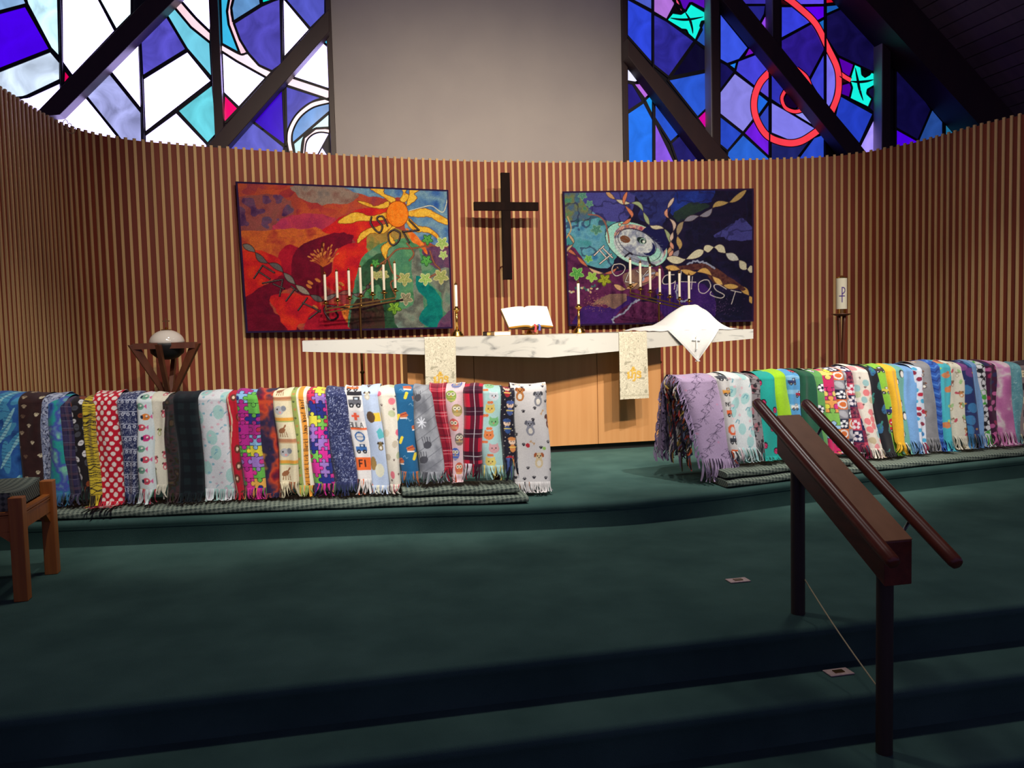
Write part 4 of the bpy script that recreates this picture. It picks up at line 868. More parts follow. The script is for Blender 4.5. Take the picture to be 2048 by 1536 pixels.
# ---- right quilt
c = Cv(2019, 1536, (24, 20, 46), .5, 33)
c.a[:] = tex(c, 200, [(16, 14, 34), (26, 20, 52), (18, 18, 46), (34, 26, 66)])
T = dict(blu=tex(c, 120, [(28, 30, 84), (44, 52, 120), (26, 26, 74)]), per=tex(c, 120, [(60, 58, 130), (70, 72, 150)]), aq=tex(c, 110, [(46, 110, 160), (96, 160, 186), (60, 140, 150), (110, 140, 130)]), grn=tex(c, 70, [(64, 130, 110), (110, 120, 80), (70, 96, 130), (50, 120, 120)]),
         mar=tex(c, 60, [(76, 26, 70), (98, 40, 86), (60, 20, 60)]), vio=tex(c, 140, [(52, 26, 100), (66, 34, 116), (44, 24, 92)]), gold=tex(c, 40, [(186, 140, 76), (214, 176, 110), (160, 100, 56)]), sil=tex(c, 60, [(150, 152, 160), (206, 204, 200), (120, 140, 170)]), eye=tex(c, 70, [(150, 160, 180), (206, 216, 220), (120, 130, 160), (180, 190, 200)]),
         mint=tex(c, 60, [(140, 210, 200), (176, 222, 212)]), brn=tex(c, 40, [(70, 36, 44), (100, 60, 56), (54, 30, 40)]), tau=tex(c, 50, [(110, 84, 84), (136, 108, 96)]), roy=tex(c, 80, [(26, 36, 110), (34, 60, 160)]), gr2=tex(c, 60, [(30, 44, 50), (40, 60, 54)]))
rg([(150, 200), (560, 200), (640, 420), (560, 560), (620, 760), (500, 860), (180, 700)], 'aq', 8); rg([(150, 200), (380, 200), (420, 400), (300, 470), (180, 430)], 'grn', 10, seed=2)
rg([(330, 200), (760, 190), (720, 440), (560, 450), (440, 400), (340, 290)], 'per', 8, seed=3); rg([(740, 180), (1150, 180), (1120, 260), (1060, 420), (980, 520), (820, 420), (840, 300)], 'blu', 8, seed=4)
rg([(1120, 240), (1200, 190), (1470, 180), (1450, 280), (1300, 300), (1200, 360), (1110, 400)], 'roy', 8, seed=5); rg([(1120, 400), (1200, 330), (1300, 290), (1440, 320), (1300, 390), (1180, 460)], 'gr2', 8, seed=6)
rg([(1480, 580), (1640, 480), (1720, 430), (1840, 520), (1840, 600), (1640, 620), (1560, 590)], 'per', 8, seed=7); c.nmask(120, .5, .62, (26, 26, 66), .5)
rg([(180, 700), (320, 760), (440, 900), (700, 870), (980, 830), (1040, 900), (960, 1100), (700, 1180), (600, 1360), (190, 1370)], 'mar', 8, seed=8)
rg([(380, 1180), (560, 1200), (740, 1090), (800, 1160), (640, 1330), (260, 1350), (300, 1240)], 'vio', 6, seed=9); rg([(600, 1330), (760, 1160), (1000, 1180), (1100, 1340)], 'mar', 8, seed=10); rg([(1020, 1000), (1400, 1000), (1500, 1240), (1400, 1340), (1100, 1330), (980, 1160)], 'vio', 8, seed=11)
rg([(420, 1170), (540, 1090), (700, 1080), (700, 1150), (600, 1210), (520, 1170)], 'tau', 6, seed=12); rg([(700, 900), (900, 860), (980, 900), (880, 1000), (760, 1040), (700, 1000)], 'tau', 6, seed=13)
# eye
c.ell(800, 655, 290, 175, (40, 34, 50), .42); c.ell(800, 655, 284, 169, T['mint'], .42); c.ell(830, 650, 240, 148, tex(c, 40, [(190, 120, 90), (120, 100, 130), (210, 170, 150), (150, 60, 90)]), .42)
c.ell(950, 620, 130, 130, (24, 26, 78), .5); c.ell(820, 690, 230, 124, T['eye'], .38); c.ell(905, 730, 120, 70, T['mint'], .2); c.ell(805, 640, 180, 106, (40, 40, 60), .42); c.ell(805, 640, 174, 100, T['eye'], .42); c.ell(905, 690, 60, 60, (24, 30, 84), .4); c.ell(880, 670, 62, 60, T['eye'], .4)
c.ell(700, 610, 46, 30, (110, 70, 50), .3); c.ell(845, 620, 44, 27, (26, 40, 44), .4); c.ell(852, 626, 22, 22, (150, 190, 180), ring=.16); c.ell(862, 630, 10, 10, (230, 240, 236))
c.ell(815, 660, 212, 124, (50, 44, 66), .42, ring=.012)
for i in range(26): a = 2*pi*i/26; c.line([(820+150*cos(a), 680+80*sin(a)), (820+215*cos(a), 690+120*sin(a))], 3, (110, 130, 150), .7)
c.line(smooth([(700, 760), (740, 730), (760, 740)]), 16, (34, 30, 50)); c.line(smooth([(900, 770), (920, 820), (960, 840)]), 20, (34, 30, 40))
# ribbons
for pts, w_, cl in (([(530, 200), (600, 260), (700, 300), (820, 310), (880, 420), (930, 500), (1040, 520), (1100, 640), (1080, 740)], 18, [(200, 196, 170), (190, 150, 110), (150, 170, 130)]), ([(720, 200), (690, 300), (760, 400), (720, 460), (640, 490)], 16, [(200, 120, 90), (210, 190, 160)]),
                    ([(1130, 250), (1080, 330), (1060, 400), (1130, 480), (1110, 580), (1100, 640), (1120, 700), (1080, 760)], 16, [(190, 90, 70), (210, 150, 130), (200, 180, 170)]), ([(1770, 180), (1640, 280), (1500, 310), (1420, 390), (1300, 420), (1200, 470), (1160, 580), (1180, 680), (1120, 770)], 24, [(150, 136, 110), (176, 150, 96), (130, 130, 150)]),
                    ([(1060, 770), (1200, 790), (1360, 720), (1420, 690), (1520, 680), (1600, 740), (1700, 790), (1760, 860), (1830, 865)], 34, [(206, 204, 180), (130, 160, 190), (196, 200, 196)]), ([(1050, 850), (1160, 860), (1280, 900), (1400, 880), (1500, 960), (1580, 1010), (1700, 1020), (1780, 1080), (1830, 1170)], 26, [(200, 160, 90), (220, 180, 110), (170, 110, 70)]),
                    ([(180, 690), (260, 740), (340, 820), (440, 890), (560, 900), (640, 850)], 14, [(190, 110, 80), (170, 90, 80), (206, 170, 140)]), ([(600, 1000), (690, 1040), (780, 1000), (880, 960), (1000, 900)], 22, [(220, 120, 60), (200, 160, 120), (190, 130, 120)]), ([(200, 560), (250, 640), (200, 700), (190, 760)], 12, [(180, 160, 130)])):
    ribbon_twist(c, pts, w_, cl, (60, 44, 56), int(pts[0][0]))
rg([(1040, 870), (1240, 830), (1420, 820), (1560, 900), (1760, 1040), (1640, 1040), (1480, 990), (1380, 880), (1240, 880)], 'brn', 5, seed=14)
ribbon_twist(c, [(1050, 850), (1160, 865), (1280, 900), (1400, 880), (1500, 960), (1580, 1010), (1700, 1020)], 24, [(206, 166, 96), (220, 180, 110)], (70, 44, 50), 2)
for pts in ([(1250, 820), (1330, 800), (1420, 820), (1480, 860)], [(1160, 1000), (1150, 1100), (1200, 1150), (1260, 1130)], [(600, 1340), (600, 1290), (700, 1240), (770, 1160), (820, 1130)], [(860, 960), (870, 920), (960, 900)]): c.line(wob(pts, 7, 6, False), 14, (150, 160, 190)); 
for x in range(210, 460, 14): c.ell(x+R.uniform(-8, 8), 1060-(x-210)*.12+R.uniform(-30, 30), 12, 8, R.choice([(190, 200, 180), (60, 110, 110), (40, 40, 70), (200, 170, 130)]), R.random()*3)
for x, y, s_, k in ((280, 905, 62, 0), (410, 935, 50, 1), (520, 960, 60, 2), (380, 780, 36, 0), (450, 530, 50, 3), (330, 240, 40, 3), (390, 310, 34, 3)): leafy(c, x, y, s_, [(70, 150, 70), (130, 180, 70), (160, 170, 50), (60, 120, 110)][k], [(140, 200, 110), (170, 210, 110), (90, 100, 30), (110, 160, 140)][k], .4)
c.line(smooth([(200, 420), (230, 520), (190, 600)]), 10, (190, 160, 110)); c.line(smooth([(380, 400), (460, 410), (520, 460), (550, 560), (560, 640)]), 12, (140, 90, 80))
WH = (224, 218, 214)
def lw(st, wd=7, sh=True):
    for s_ in st:
        P = smooth(s_, 6) if len(s_) > 2 else s_
        if sh: c.line(P, wd+8, (30, 24, 44))
        c.line(P, wd, WH)
lw([[(430, 750), (515, 668)], [(475, 700), (545, 780)], [(480, 820), (580, 740)], [(510, 690), (590, 770)]], 9)
lw([[(600, 830), (585, 880), (620, 925), (680, 900), (700, 850), (660, 822), (600, 830)], ], 6); lw([[(735, 890), (700, 975)], [(700, 975), (780, 985)], [(800, 880), (850, 920)], [(900, 880), (840, 950)], [(845, 930), (838, 1000)]], 6)
lw([[(1130, 915), (1060, 920), (1028, 960), (1040, 995), (1110, 990), (1140, 970)]], 6, False); lw([[(1140, 970), (1130, 1040)], [(1190, 880), (1180, 1010)], [(1190, 975), (1320, 980)], [(1290, 930), (1280, 1040)]], 6, False)
lw([[(1390, 960), (1345, 990), (1350, 1060), (1400, 1075), (1450, 1020), (1430, 965), (1390, 960)], [(1590, 1040), (1520, 1000), (1480, 1010), (1500, 1050), (1570, 1090), (1540, 1118), (1450, 1090), (1455, 1060)]], 6, False); lw([[(1630, 1050), (1720, 1070)], [(1670, 1060), (1635, 1170)]], 6, False)
for i in range(160): c.ell(1500+R.gauss(0, 90), 1180+R.gauss(0, 50), 3, 2, (96, 70, 120))
for i in range(160): c.ell(460+R.gauss(0, 60), 1160+R.gauss(0, 30), 3, 2, (180, 130, 110))
c.grain(.14)
flat_quilt(c, [(157, 205), (1832, 168), (1832, 1323), (207, 1358)], [(1125, 383), (1507, 377), (1507, 643), (1137, 652)], ((.5, 1.47), (2.65, 1.10)), 'dark blue and purple quilted hanging with a large eye, right of the cross', 270, 385, (.28, .76))
# ================================================================ BLANKETS
W_ = (228, 222, 216)
def f_dots(c, bg, fg, r, sp):
    c.a[:] = bg; j = 0; y = 0
    while y < c.h+sp:
        x = (j % 2)*sp/2-sp/2
        while x < c.w+sp: c.ell(x+c.r.uniform(-1, 1)*sp*.08, y+c.r.uniform(-1, 1)*sp*.08, r*c.r.uniform(.85, 1.1), r*c.r.uniform(.9, 1.15), fg); x += sp
        y += sp*.62; j += 1
def scatter(c, n, fn):
    pts = []; t = 0
    k = n*30; dmin = sqrt(c.w*c.h/n)*.72
    while len(pts) < n and t < k:
        t += 1; p = (c.r.uniform(0, c.w), c.r.uniform(0, c.h))
        if all((p[0]-q[0])**2+(p[1]-q[1])**2 > dmin*dmin for q in pts): pts.append(p); fn(p[0], p[1])
def paw(c, x, y, s, col):
    c.ell(x, y, s*.5, s*.42, col)
    for a in (-2.5, -1.95, -1.25, -.65): c.ell(x+cos(a)*s*.75, y+sin(a)*s*.72, s*.2, s*.24, col)
def critter(c, x, y, s, body, dark, face=(240, 230, 210)):
    c.ell(x, y+s*.55, s*.5, s*.62, body); c.ell(x, y-s*.25, s*.48, s*.4, body); c.ell(x-s*.45, y-s*.4, s*.16, s*.3, dark, .4); c.ell(x+s*.45, y-s*.4, s*.16, s*.3, dark, -.4)
    c.ell(x, y+s*.6, s*.26, s*.36, face); c.ell(x-s*.17, y-s*.28, s*.08, s*.09, (20, 16, 20)); c.ell(x+s*.17, y-s*.28, s*.08, s*.09, (20, 16, 20)); c.ell(x, y-s*.08, s*.1, s*.07, (30, 20, 20))
def bone(c, x, y, s, col, a):
    c.line([(x-s*cos(a), y-s*sin(a)), (x+s*cos(a), y+s*sin(a))], s*.45, col)
    for k in (-1, 1):
        for d in (-.5, .5): c.ell(x+k*s*cos(a)-d*s*.6*sin(a), y+k*s*sin(a)+d*s*.6*cos(a), s*.32, s*.32, col)
def ball(c, x, y, r, a=(236, 234, 230), b=(18, 20, 40)):
    c.ell(x, y, r, r, b); c.ell(x, y, r*.92, r*.92, a); c.ell(x, y, r*.34, r*.34, b)
    for i in range(5): t = i*2*pi/5+.3; c.line([(x+cos(t)*r*.3, y+sin(t)*r*.3), (x+cos(t)*r*.7, y+sin(t)*r*.7)], r*.1, b); c.ell(x+cos(t)*r*.82, y+sin(t)*r*.82, r*.2, r*.2, b)
def puzzle(c, pal, cw, ch):
    nx = int(c.w/cw)+2; ny = int(c.h/ch)+2; K = (24, 16, 30); col = {}
    for j in range(-1, ny):
        for i in range(-1, nx):
            col[i, j] = pal[c.r.randrange(len(pal))]; c.rect(i*cw, j*ch, (i+1)*cw, (j+1)*ch, col[i, j]); 
    r = min(cw, ch)*.2
    for j in range(-1, ny):
        for i in range(-1, nx):
            x, y = i*cw, j*ch; c.line([(x, y), (x+cw, y)], 1.1, K); c.line([(x, y), (x, y+ch)], 1.1, K)
    for j in range(-1, ny):
        for i in range(-1, nx):
            x, y = i*cw, j*ch; s = c.r.choice((-1, 1)); k = col[i, j] if s < 0 else col.get((i, j-1), pal[0])
            c.ell(x+cw*.5, y+s*r*.8, r*1.12+.5, r+.6, K); c.ell(x+cw*.5, y+s*r*.8, r*1.12-.5, r-.4, k); c.rect(x+cw*.5-r*.5, y-r*.3, x+cw*.5+r*.5, y+r*.3, k)
            s = c.r.choice((-1, 1)); k = col[i, j] if s < 0 else col.get((i-1, j), pal[0])
            c.ell(x+s*r*.8, y+ch*.5, r+.6, r*1.12+.5, K); c.ell(x+s*r*.8, y+ch*.5, r-.4, r*1.12-.5, k); c.rect(x-r*.3, y+ch*.5-r*.5, x+r*.3, y+ch*.5+r*.5, k)
def plaid(c, bg, bands, lines):
    c.a[:] = bg
    for per, wd, off, col, al in bands:
        for k in range(-1, int(c.w/per)+2): c.rect(k*per+off, 0, k*per+off+wd, c.h, col, al)
        for k in range(-1, int(c.h/per)+2): c.rect(0, k*per+off, c.w, k*per+off+wd, col, al)
    for per, off, wd, col in lines:
        for k in range(-1, int(c.w/per)+2): c.rect(k*per+off, 0, k*per+off+wd, c.h, col, .8)
        for k in range(-1, int(c.h/per)+2): c.rect(0, k*per+off, c.w, k*per+off+wd, col, .8)
def texty(c, word, x, y, s, col, wd, vert=False):
    # tiny stroke alphabet
    A = {'B': [[(0, 0), (0, 2), (1, 2), (1, 1), (0, 1), (.9, 1), (.9, 0), (0, 0)]], 'U': [[(0, 0), (0, 2), (1, 2), (1, 0)]], 'L': [[(0, 0), (0, 2), (1, 2)]], 'A': [[(0, 2), (.5, 0), (1, 2)], [(.2, 1.2), (.8, 1.2)]], 'F': [[(1, 0), (0, 0), (0, 2)], [(0, 1), (.8, 1)]], 'I': [[(.5, 0), (.5, 2)]],
         'W': [[(0, 0), (.25, 2), (.5, .8), (.75, 2), (1, 0)]], 'O': [[(.5, 0), (0, 1), (.5, 2), (1, 1), (.5, 0)]], 'o': [[(.5, .8), (.1, 1.4), (.5, 2), (.9, 1.4), (.5, .8)]], 'w': [[(0, .8), (.25, 2), (.5, 1.2), (.75, 2), (1, .8)]], 'f': [[(.9, .1), (.5, .2), (.4, 2)], [(.1, .9), (.8, .9)]], 'J': [[(1, 0), (.8, 2), (.2, 1.8)]],
         'u': [[(.1, .8), (.1, 1.9), (.8, 1.9), (.9, .8)]], 'm': [[(0, 2), (0, .8), (.5, 1.2), (.5, 2)], [(.5, 1.2), (1, .9), (1, 2)]], 'p': [[(.1, .8), (.1, 2.6)], [(.1, .9), (.9, 1.1), (.8, 1.8), (.1, 1.9)]], 'a': [[(.9, .9), (.1, 1.2), (.2, 1.9), (.9, 1.7)], [(.9, .8), (1, 2)]], 'r': [[(.1, .8), (.1, 2)], [(.1, 1.1), (.8, .8)]], 'k': [[(.1, 0), (.1, 2)], [(.9, .8), (.1, 1.4), (.9, 2)]],
         '!': [[(.5, 0), (.5, 1.4)], [(.5, 1.8), (.5, 2)]], 'i': [[(.5, .8), (.5, 2)], [(.5, .3), (.5, .4)]], 'c': [[(.9, .9), (.1, 1.3), (.3, 1.9), (.9, 1.9)]], 'N': [[(0, 2), (0, 0), (1, 2), (1, 0)]], 'C': [[(1, .1), (0, .6), (0, 1.4), (1, 1.9)]], 'E': [[(1, 0), (0, 0), (0, 2), (1, 2)], [(0, 1), (.8, 1)]], ' ': []}
    for n, ch in enumerate(word):
        for st in A.get(ch, []):
            P = [((y_, -(x_+n*1.35)) if vert else (x_+n*1.35, y_)) for x_, y_ in st]; c.line([(x+a*s, y+b*s) for a, b in P], wd, col)
def P_blueleaf(c):
    c.noise(26, [(20, 50, 110), (40, 96, 168), (30, 70, 150)])
    scatter(c, 16, lambda x, y: [c.ell(x, y, 9, 34, (64, 146, 186), .5+c.r.uniform(-.7, .7)), c.ell(x+2, y, 3.5, 27, (140, 206, 214), .5)]+[c.line([(x-10, y-18+k*7), (x+8, y-14+k*7)], 1.2, (30, 70, 120)) for k in range(6)])
def P_paws_brown(c): c.noise(12, [(34, 16, 16), (46, 24, 22)]); scatter(c, 20, lambda x, y: paw(c, x, y, 6, c.r.choice([(206, 190, 150), (150, 130, 100), (90, 66, 50)])))
def P_leopard(c):
    c.a[:] = (138, 148, 176); t = fbm(c.H, c.W, 5*c.S, 2, c.n); c.a[np.abs(t-.5) < .09] = (30, 34, 58); c.a[t > .68] = (176, 184, 202)
def P_tie_blue(c): c.noise(34, [(30, 40, 110), (44, 90, 160), (30, 150, 130), (60, 66, 160), (120, 210, 160), (40, 60, 140)])
def P_navyplaid(c): plaid(c, (24, 22, 46), [(30, 12, 4, (48, 40, 72), .7), (30, 5, 20, (90, 60, 70), .5)], [(15, 3, 1, (96, 90, 112))])
def P_balls(c): c.a[:] = (20, 16, 18); scatter(c, 26, lambda x, y: [c.ell(x, y, 7, 5, c.r.choice([(214, 210, 206), (120, 50, 22), (200, 196, 190), (60, 60, 66)]), c.r.random()*3), c.line([(x-3, y), (x+3, y)], .9, (30, 20, 20))])
def P_tiger(c):
    c.a[:] = (206, 176, 40); y = 0
    while y < c.h: c.line(smooth([(0, y), (c.w*.3, y+c.r.uniform(-3, 3)), (c.w*.65, y+c.r.uniform(-4, 2)), (c.w, y+c.r.uniform(-3, 3))]), c.r.uniform(.9, 2.2), (30, 24, 22)); y += c.r.uniform(4, 6)
def P_polka(c): f_dots(c, (190, 14, 34), (240, 222, 206), 4.6, 17)
def P_bandana(c):
    c.a[:] = (28, 34, 70)
    for cell, lo, hi in ((4, .47, .53), (7, .48, .52), (3, .62, .7)): c.nmask(cell, lo, hi, (196, 200, 214), .85, 2)
    for y in range(4, int(c.h), 26): c.rect(0, y, c.w, y+1.2, (190, 196, 212)); scatter(c, 1, lambda a, b: None)
    for y in range(10, int(c.h), 26):
        for x in range(5, int(c.w), 11): c.ell(x, y, 3.4, 3.4, (200, 204, 216)); c.ell(x, y, 1.5, 1.5, (28, 34, 70))
def P_fish(c):
    c.noise(20, [(208, 226, 222), (226, 232, 224)])
    for y in range(0, int(c.h)+20, 22):
        for x in (c.w*.3+(y//22 % 2)*9,):
            k = c.r.choice([(206, 40, 110), (232, 120, 40), (110, 160, 130), (214, 60, 80)]); c.ell(x, y, 8, 7, k); c.ell(x-7, y, 3, 4, (20, 40, 60)); c.ell(x+2, y-2, 2, 2, (250, 240, 220)); c.line([(x-2, y+2), (x+5, y+1)], 1.2, (40, 90, 90)); c.poly([(x+8, y), (x+13, y-5), (x+13, y+5)], (220, 90, 140))
def P_doggy(c): c.a[:] = (226, 218, 190); scatter(c, 9, lambda x, y: critter(c, x, y, 8.5, c.r.choice([(150, 110, 76), (206, 76, 90), (176, 180, 110), (120, 90, 70)]), (80, 50, 40)))
def P_camo(c): c.noise(11, [(28, 24, 22), (58, 44, 34), (40, 44, 32), (30, 22, 20), (70, 58, 44)], 2); c.a[:] = np.round(c.a/18)*18
def P_darkplaid(c): plaid(c, (16, 26, 28), [(26, 13, 0, (8, 12, 16), .75)], [])
def P_mint(c):
    c.a[:] = (222, 224, 222); scatter(c, 9, lambda x, y: c.ell(x, y, 11, 15, (168, 212, 200), c.r.uniform(-.6, .6)))
    scatter(c, 60, lambda x, y: c.ell(x, y, 3, 2.5, c.r.choice([(226, 176, 184), (214, 190, 196), (130, 186, 196)])))
    scatter(c, 14, lambda x, y: c.line([(x-3, y+2), (x, y-2), (x+3, y-3)], 1.2, (80, 150, 176)))
def P_redbrown(c): c.a[:] = (186, 20, 36); scatter(c, 7, lambda x, y: [c.ell(x, y, 6, 9, (96, 40, 30)), c.ell(x, y, 2.5, 4, (232, 200, 160))]); c.line(smooth([(2, 0), (8, c.h*.3), (3, c.h*.6), (9, c.h)]), 2.4, (214, 190, 150))
PZ = [(230, 210, 50), (236, 168, 66), (30, 34, 120), (170, 30, 120), (90, 176, 60), (190, 30, 60), (150, 110, 190), (130, 180, 220), (214, 40, 130)]
def P_puzzle(c): puzzle(c, PZ, 24, 22)
def P_puzzle2(c): puzzle(c, [(110, 190, 70), (226, 214, 60), (150, 110, 190), (236, 160, 70), (30, 40, 120), (206, 36, 70), (216, 40, 140), (140, 176, 214)], 19, 24)
def P_fire(c): c.noise(44, [(24, 22, 50), (120, 20, 36), (196, 60, 30), (40, 30, 60), (30, 24, 46), (196, 120, 40), (110, 24, 60)])
def P_safari(c):
    c.a[:] = (228, 212, 168); y = 0; k = 0
    while y < c.h:
        if k % 2 == 0: c.ell(14, y+14, 8, 5, (140, 84, 50), -.5); c.line([(18, y+10), (23, y+3)], 3, (140, 84, 50)); [c.line([(10+q*4, y+17), (9+q*5, y+27)], 1.6, (140, 96, 60)) for q in range(4)]
        else: c.ell(14, y+16, 10, 9, (176, 174, 172)); c.ell(24, y+12, 5, 6, (120, 124, 130)); c.ell(10, y+14, 1.6, 2, (20, 20, 20)); c.ell(16, y+20, 2.5, 2, (230, 140, 130))
        c.rect(0, y+31, c.w, y+38, (186, 120, 80) if k % 2 == 0 else (226, 150, 50)); c.rect(0, y+38, c.w, y+41, (150, 170, 90) if k % 2 else (206, 160, 110)); y += 44; k += 1
def P_woof(c):
    c.a[:] = (236, 226, 196); c.rect(0, 0, c.w*.40, c.h, (150, 164, 78)); c.rect(c.w*.40, 0, c.w*.50, c.h, (232, 222, 190)); c.rect(c.w*.50, 0, c.w*.74, c.h, (228, 140, 44))
    for y in range(12, int(c.h), 34): paw(c, c.w*.2, y, 3.6, (60, 80, 40)); paw(c, c.w*.24, y+16, 4, (200, 120, 60))
    texty(c, 'Wow! Lick Lick Bark! Jump Woof Woof', c.w*.52, c.h-6, 4.0, (40, 24, 16), 1.05, True); c.line(smooth([(c.w*.9, 40), (c.w*.82, 70), (c.w*.95, 100), (c.w*.85, 130)]), 1, (90, 80, 70))
def P_mottle(c): c.noise(6, [(26, 30, 62), (36, 42, 80), (30, 34, 66)]); c.nmask(3.5, .6, .68, (176, 184, 214), .9, 2); c.nmask(6, .66, .72, (120, 130, 170), .8, 2)
def truck(c, x, y, s, k):
    c.rect(x-s, y-s*.5, x+s, y+s*.3, k); c.rect(x-s*.2, y-s, x+s*.8, y-s*.4, tuple(int(v*.6) for v in k)); c.rect(x, y-s*.85, x+s*.5, y-s*.5, (200, 214, 226))
    for d in (-.55, .55): c.ell(x+d*s, y+s*.4, s*.38, s*.38, (26, 26, 30)); c.ell(x+d*s, y+s*.4, s*.14, s*.14, (190, 190, 190))
def P_trucks(c):
    c.a[:] = (222, 216, 208); truck(c, c.w*.4, 14, 12, (232, 100, 40)); c.rect(6, 24, c.w, 34, (30, 28, 32)); truck(c, c.w*.5, 50, 13, (90, 90, 96)); c.rect(6, 66, c.w*.9, 88, (206, 200, 196)); c.rect(16, 70, 22, 86, (230, 80, 50)); c.rect(11, 75, 27, 80, (230, 80, 50))
    texty(c, 'BULA', 3, 90, 5.6, (24, 22, 26), 1.3); c.rect(4, 102, c.w, 106, (230, 90, 40)); c.ell(c.w*.5, 120, 9, 9, (50, 96, 156), ring=.16); c.line([(c.w*.5-7, 120), (c.w*.5+7, 120)], 1.5, (50, 96, 156)); truck(c, c.w*.45, 146, 11, (50, 96, 160)); c.rect(2, 162, c.w, 188, (232, 92, 36)); texty(c, 'FI', 9, 168, 6.5, (24, 20, 22), 2.6)
def P_lightdogs(c):
    c.a[:] = (178, 194, 218); critter(c, 14, 34, 11, (206, 196, 170), (60, 44, 30)); c.rect(14, 74, 34, 92, (230, 186, 50)); c.ell(16, 82, 8, 12, (80, 56, 36)); critter(c, 26, 140, 10, (120, 100, 60), (40, 30, 24)); c.poly([(22, 112), (30, 104), (38, 124), (24, 128)], (80, 170, 176)); c.ell(8, 178, 6, 14, (150, 116, 60)); c.ell(20, 192, 9, 14, (226, 222, 190)); c.poly([(10, 2), (22, 4), (16, 16)], (70, 50, 40))
def P_cream(c):
    c.a[:] = (222, 212, 190); scatter(c, 12, lambda x, y: c.ell(x, y, 7, 8, c.r.choice([(190, 176, 150), (226, 110, 120), (180, 186, 140), (206, 190, 160), (220, 90, 110)]), c.r.random()*2)); scatter(c, 8, lambda x, y: paw(c, x, y, 3.6, (90, 66, 60)))
def P_foxes(c): c.a[:] = (26, 86, 130); scatter(c, 6, lambda x, y: [c.poly([(x-8, y-3), (x+6, y-8), (x+11, y), (x+4, y+6), (x-6, y+5)], (196, 96, 50)), c.line([(x-5, y+5), (x+8, y+5)], 3, (236, 230, 220)), c.line([(x-4, y-1), (x+7, y-4)], 2, (150, 40, 40))]); scatter(c, 5, lambda x, y: c.line([(x-2, y+5), (x+2, y-5)], 6, (236, 206, 50))); scatter(c, 5, lambda x, y: c.line(smooth([(x-4, y), (x, y-3), (x+3, y+2), (x+7, y)]), 1, (110, 160, 190)))
def P_moose(c):
    c.noise(30, [(120, 122, 126), (150, 152, 156), (104, 106, 112)])
    for k in range(-3, 14): c.line([(0, k*22), (c.w, k*22-34)], 1.2, (88, 90, 96), .8)
    for x, y in ((14, 40), (26, 138), (12, 168)): c.ell(x, y, 10, 7, (62, 62, 68), -.4); [c.line([(x-8+q*5, y-2), (x-10+q*6, y-16)], 1.6, (62, 62, 68)) for q in range(4)]
    for a in range(8): c.line([(20, 92), (20+11*cos(a*pi/4), 92+11*sin(a*pi/4))], 2.6, (222, 224, 228))
def P_redplaid(c): plaid(c, (168, 18, 38), [(26, 10, 6, (120, 12, 30), .7), (26, 3, 16, (90, 10, 26), .8)], [(26, 2, 1, (222, 130, 130)), (26, 22, 1, (214, 150, 150))])
def P_owls(c):
    c.a[:] = (226, 190, 190)
    for i, y in enumerate(range(10, int(c.h)+10, 30)):
        x = c.w*(.35 if i % 2 else .6); k = [(70, 90, 160), (130, 160, 60), (160, 140, 80), (210, 80, 70), (110, 96, 90), (70, 96, 176), (206, 90, 60)][i % 7]; c.ell(x, y, 11, 13, k); c.ell(x-4, y-4, 4, 4, (236, 226, 190)); c.ell(x+4, y-4, 4, 4, (236, 226, 190)); c.ell(x-4, y-4, 1.6, 1.6, (20, 20, 20)); c.ell(x+4, y-4, 1.6, 1.6, (20, 20, 20)); c.poly([(x-2, y), (x+2, y), (x, y+4)], (230, 140, 40)); [c.line([(x-8, y+4+q*3), (x+8, y+4+q*3)], .8, (236, 200, 120)) for q in range(3)]
def P_buffalo(c):
    c.a[:] = (196, 20, 44)
    for k in range(0, int(c.h)+30, 46): c.rect(0, k+14, c.w, k+32, (40, 10, 26), .85); 
    c.rect(c.w*.32, 0, c.w*.78, c.h, (40, 8, 26), .72)
    for k in range(0, int(c.h)+30, 46): c.rect(0, k+23, c.w, k+24, (214, 206, 206)); 
    c.rect(c.w*.54, 0, c.w*.57, c.h, (210, 196, 200))
def P_cats(c):
    c.a[:] = (166, 208, 200)
    for i, y in enumerate(range(8, int(c.h)+10, 27)):
        x = c.w*(.6 if i % 2 else .4); k = [(130, 190, 130), (206, 212, 214), (222, 190, 90), (110, 180, 110), (226, 120, 60), (206, 150, 150), (230, 206, 100)][i % 7]; c.ell(x, y, 11, 9, k); c.poly([(x-10, y-3), (x-9, y-12), (x-3, y-8)], k); c.poly([(x+10, y-3), (x+9, y-12), (x+3, y-8)], k); c.ell(x-4, y-1, 1.3, 1.6, (30, 30, 30)); c.ell(x+4, y-1, 1.3, 1.6, (30, 30, 30)); c.ell(x, y+2, 1.6, 1.1, (206, 90, 90)); c.ell(x-12, y+13, 4, 3, (226, 110, 60)); c.ell(x-6, y+13, 4, 3, (226, 110, 60))
def P_firemen(c):
    c.a[:] = (22, 20, 30); scatter(c, 50, lambda x, y: c.ell(x, y, .9, .9, (220, 210, 190)))
    for i, y in enumerate(range(10, int(c.h)+10, 38)):
        x = c.w*(.65 if i % 2 else .45); k = [(150, 30, 40), (60, 80, 140), (40, 66, 120), (200, 120, 60)][i % 4]; c.ell(x, y, 7, 7, (226, 190, 160)); c.ell(x, y-5, 8, 4, k); c.ell(x, y+14, 6, 8, k); c.ell(x-2, y, 1, 1, (20, 20, 20)); c.ell(x+3, y, 1, 1, (20, 20, 20)); c.line([(x-7, y+12), (x+7, y+12)], 1.6, (230, 200, 90))
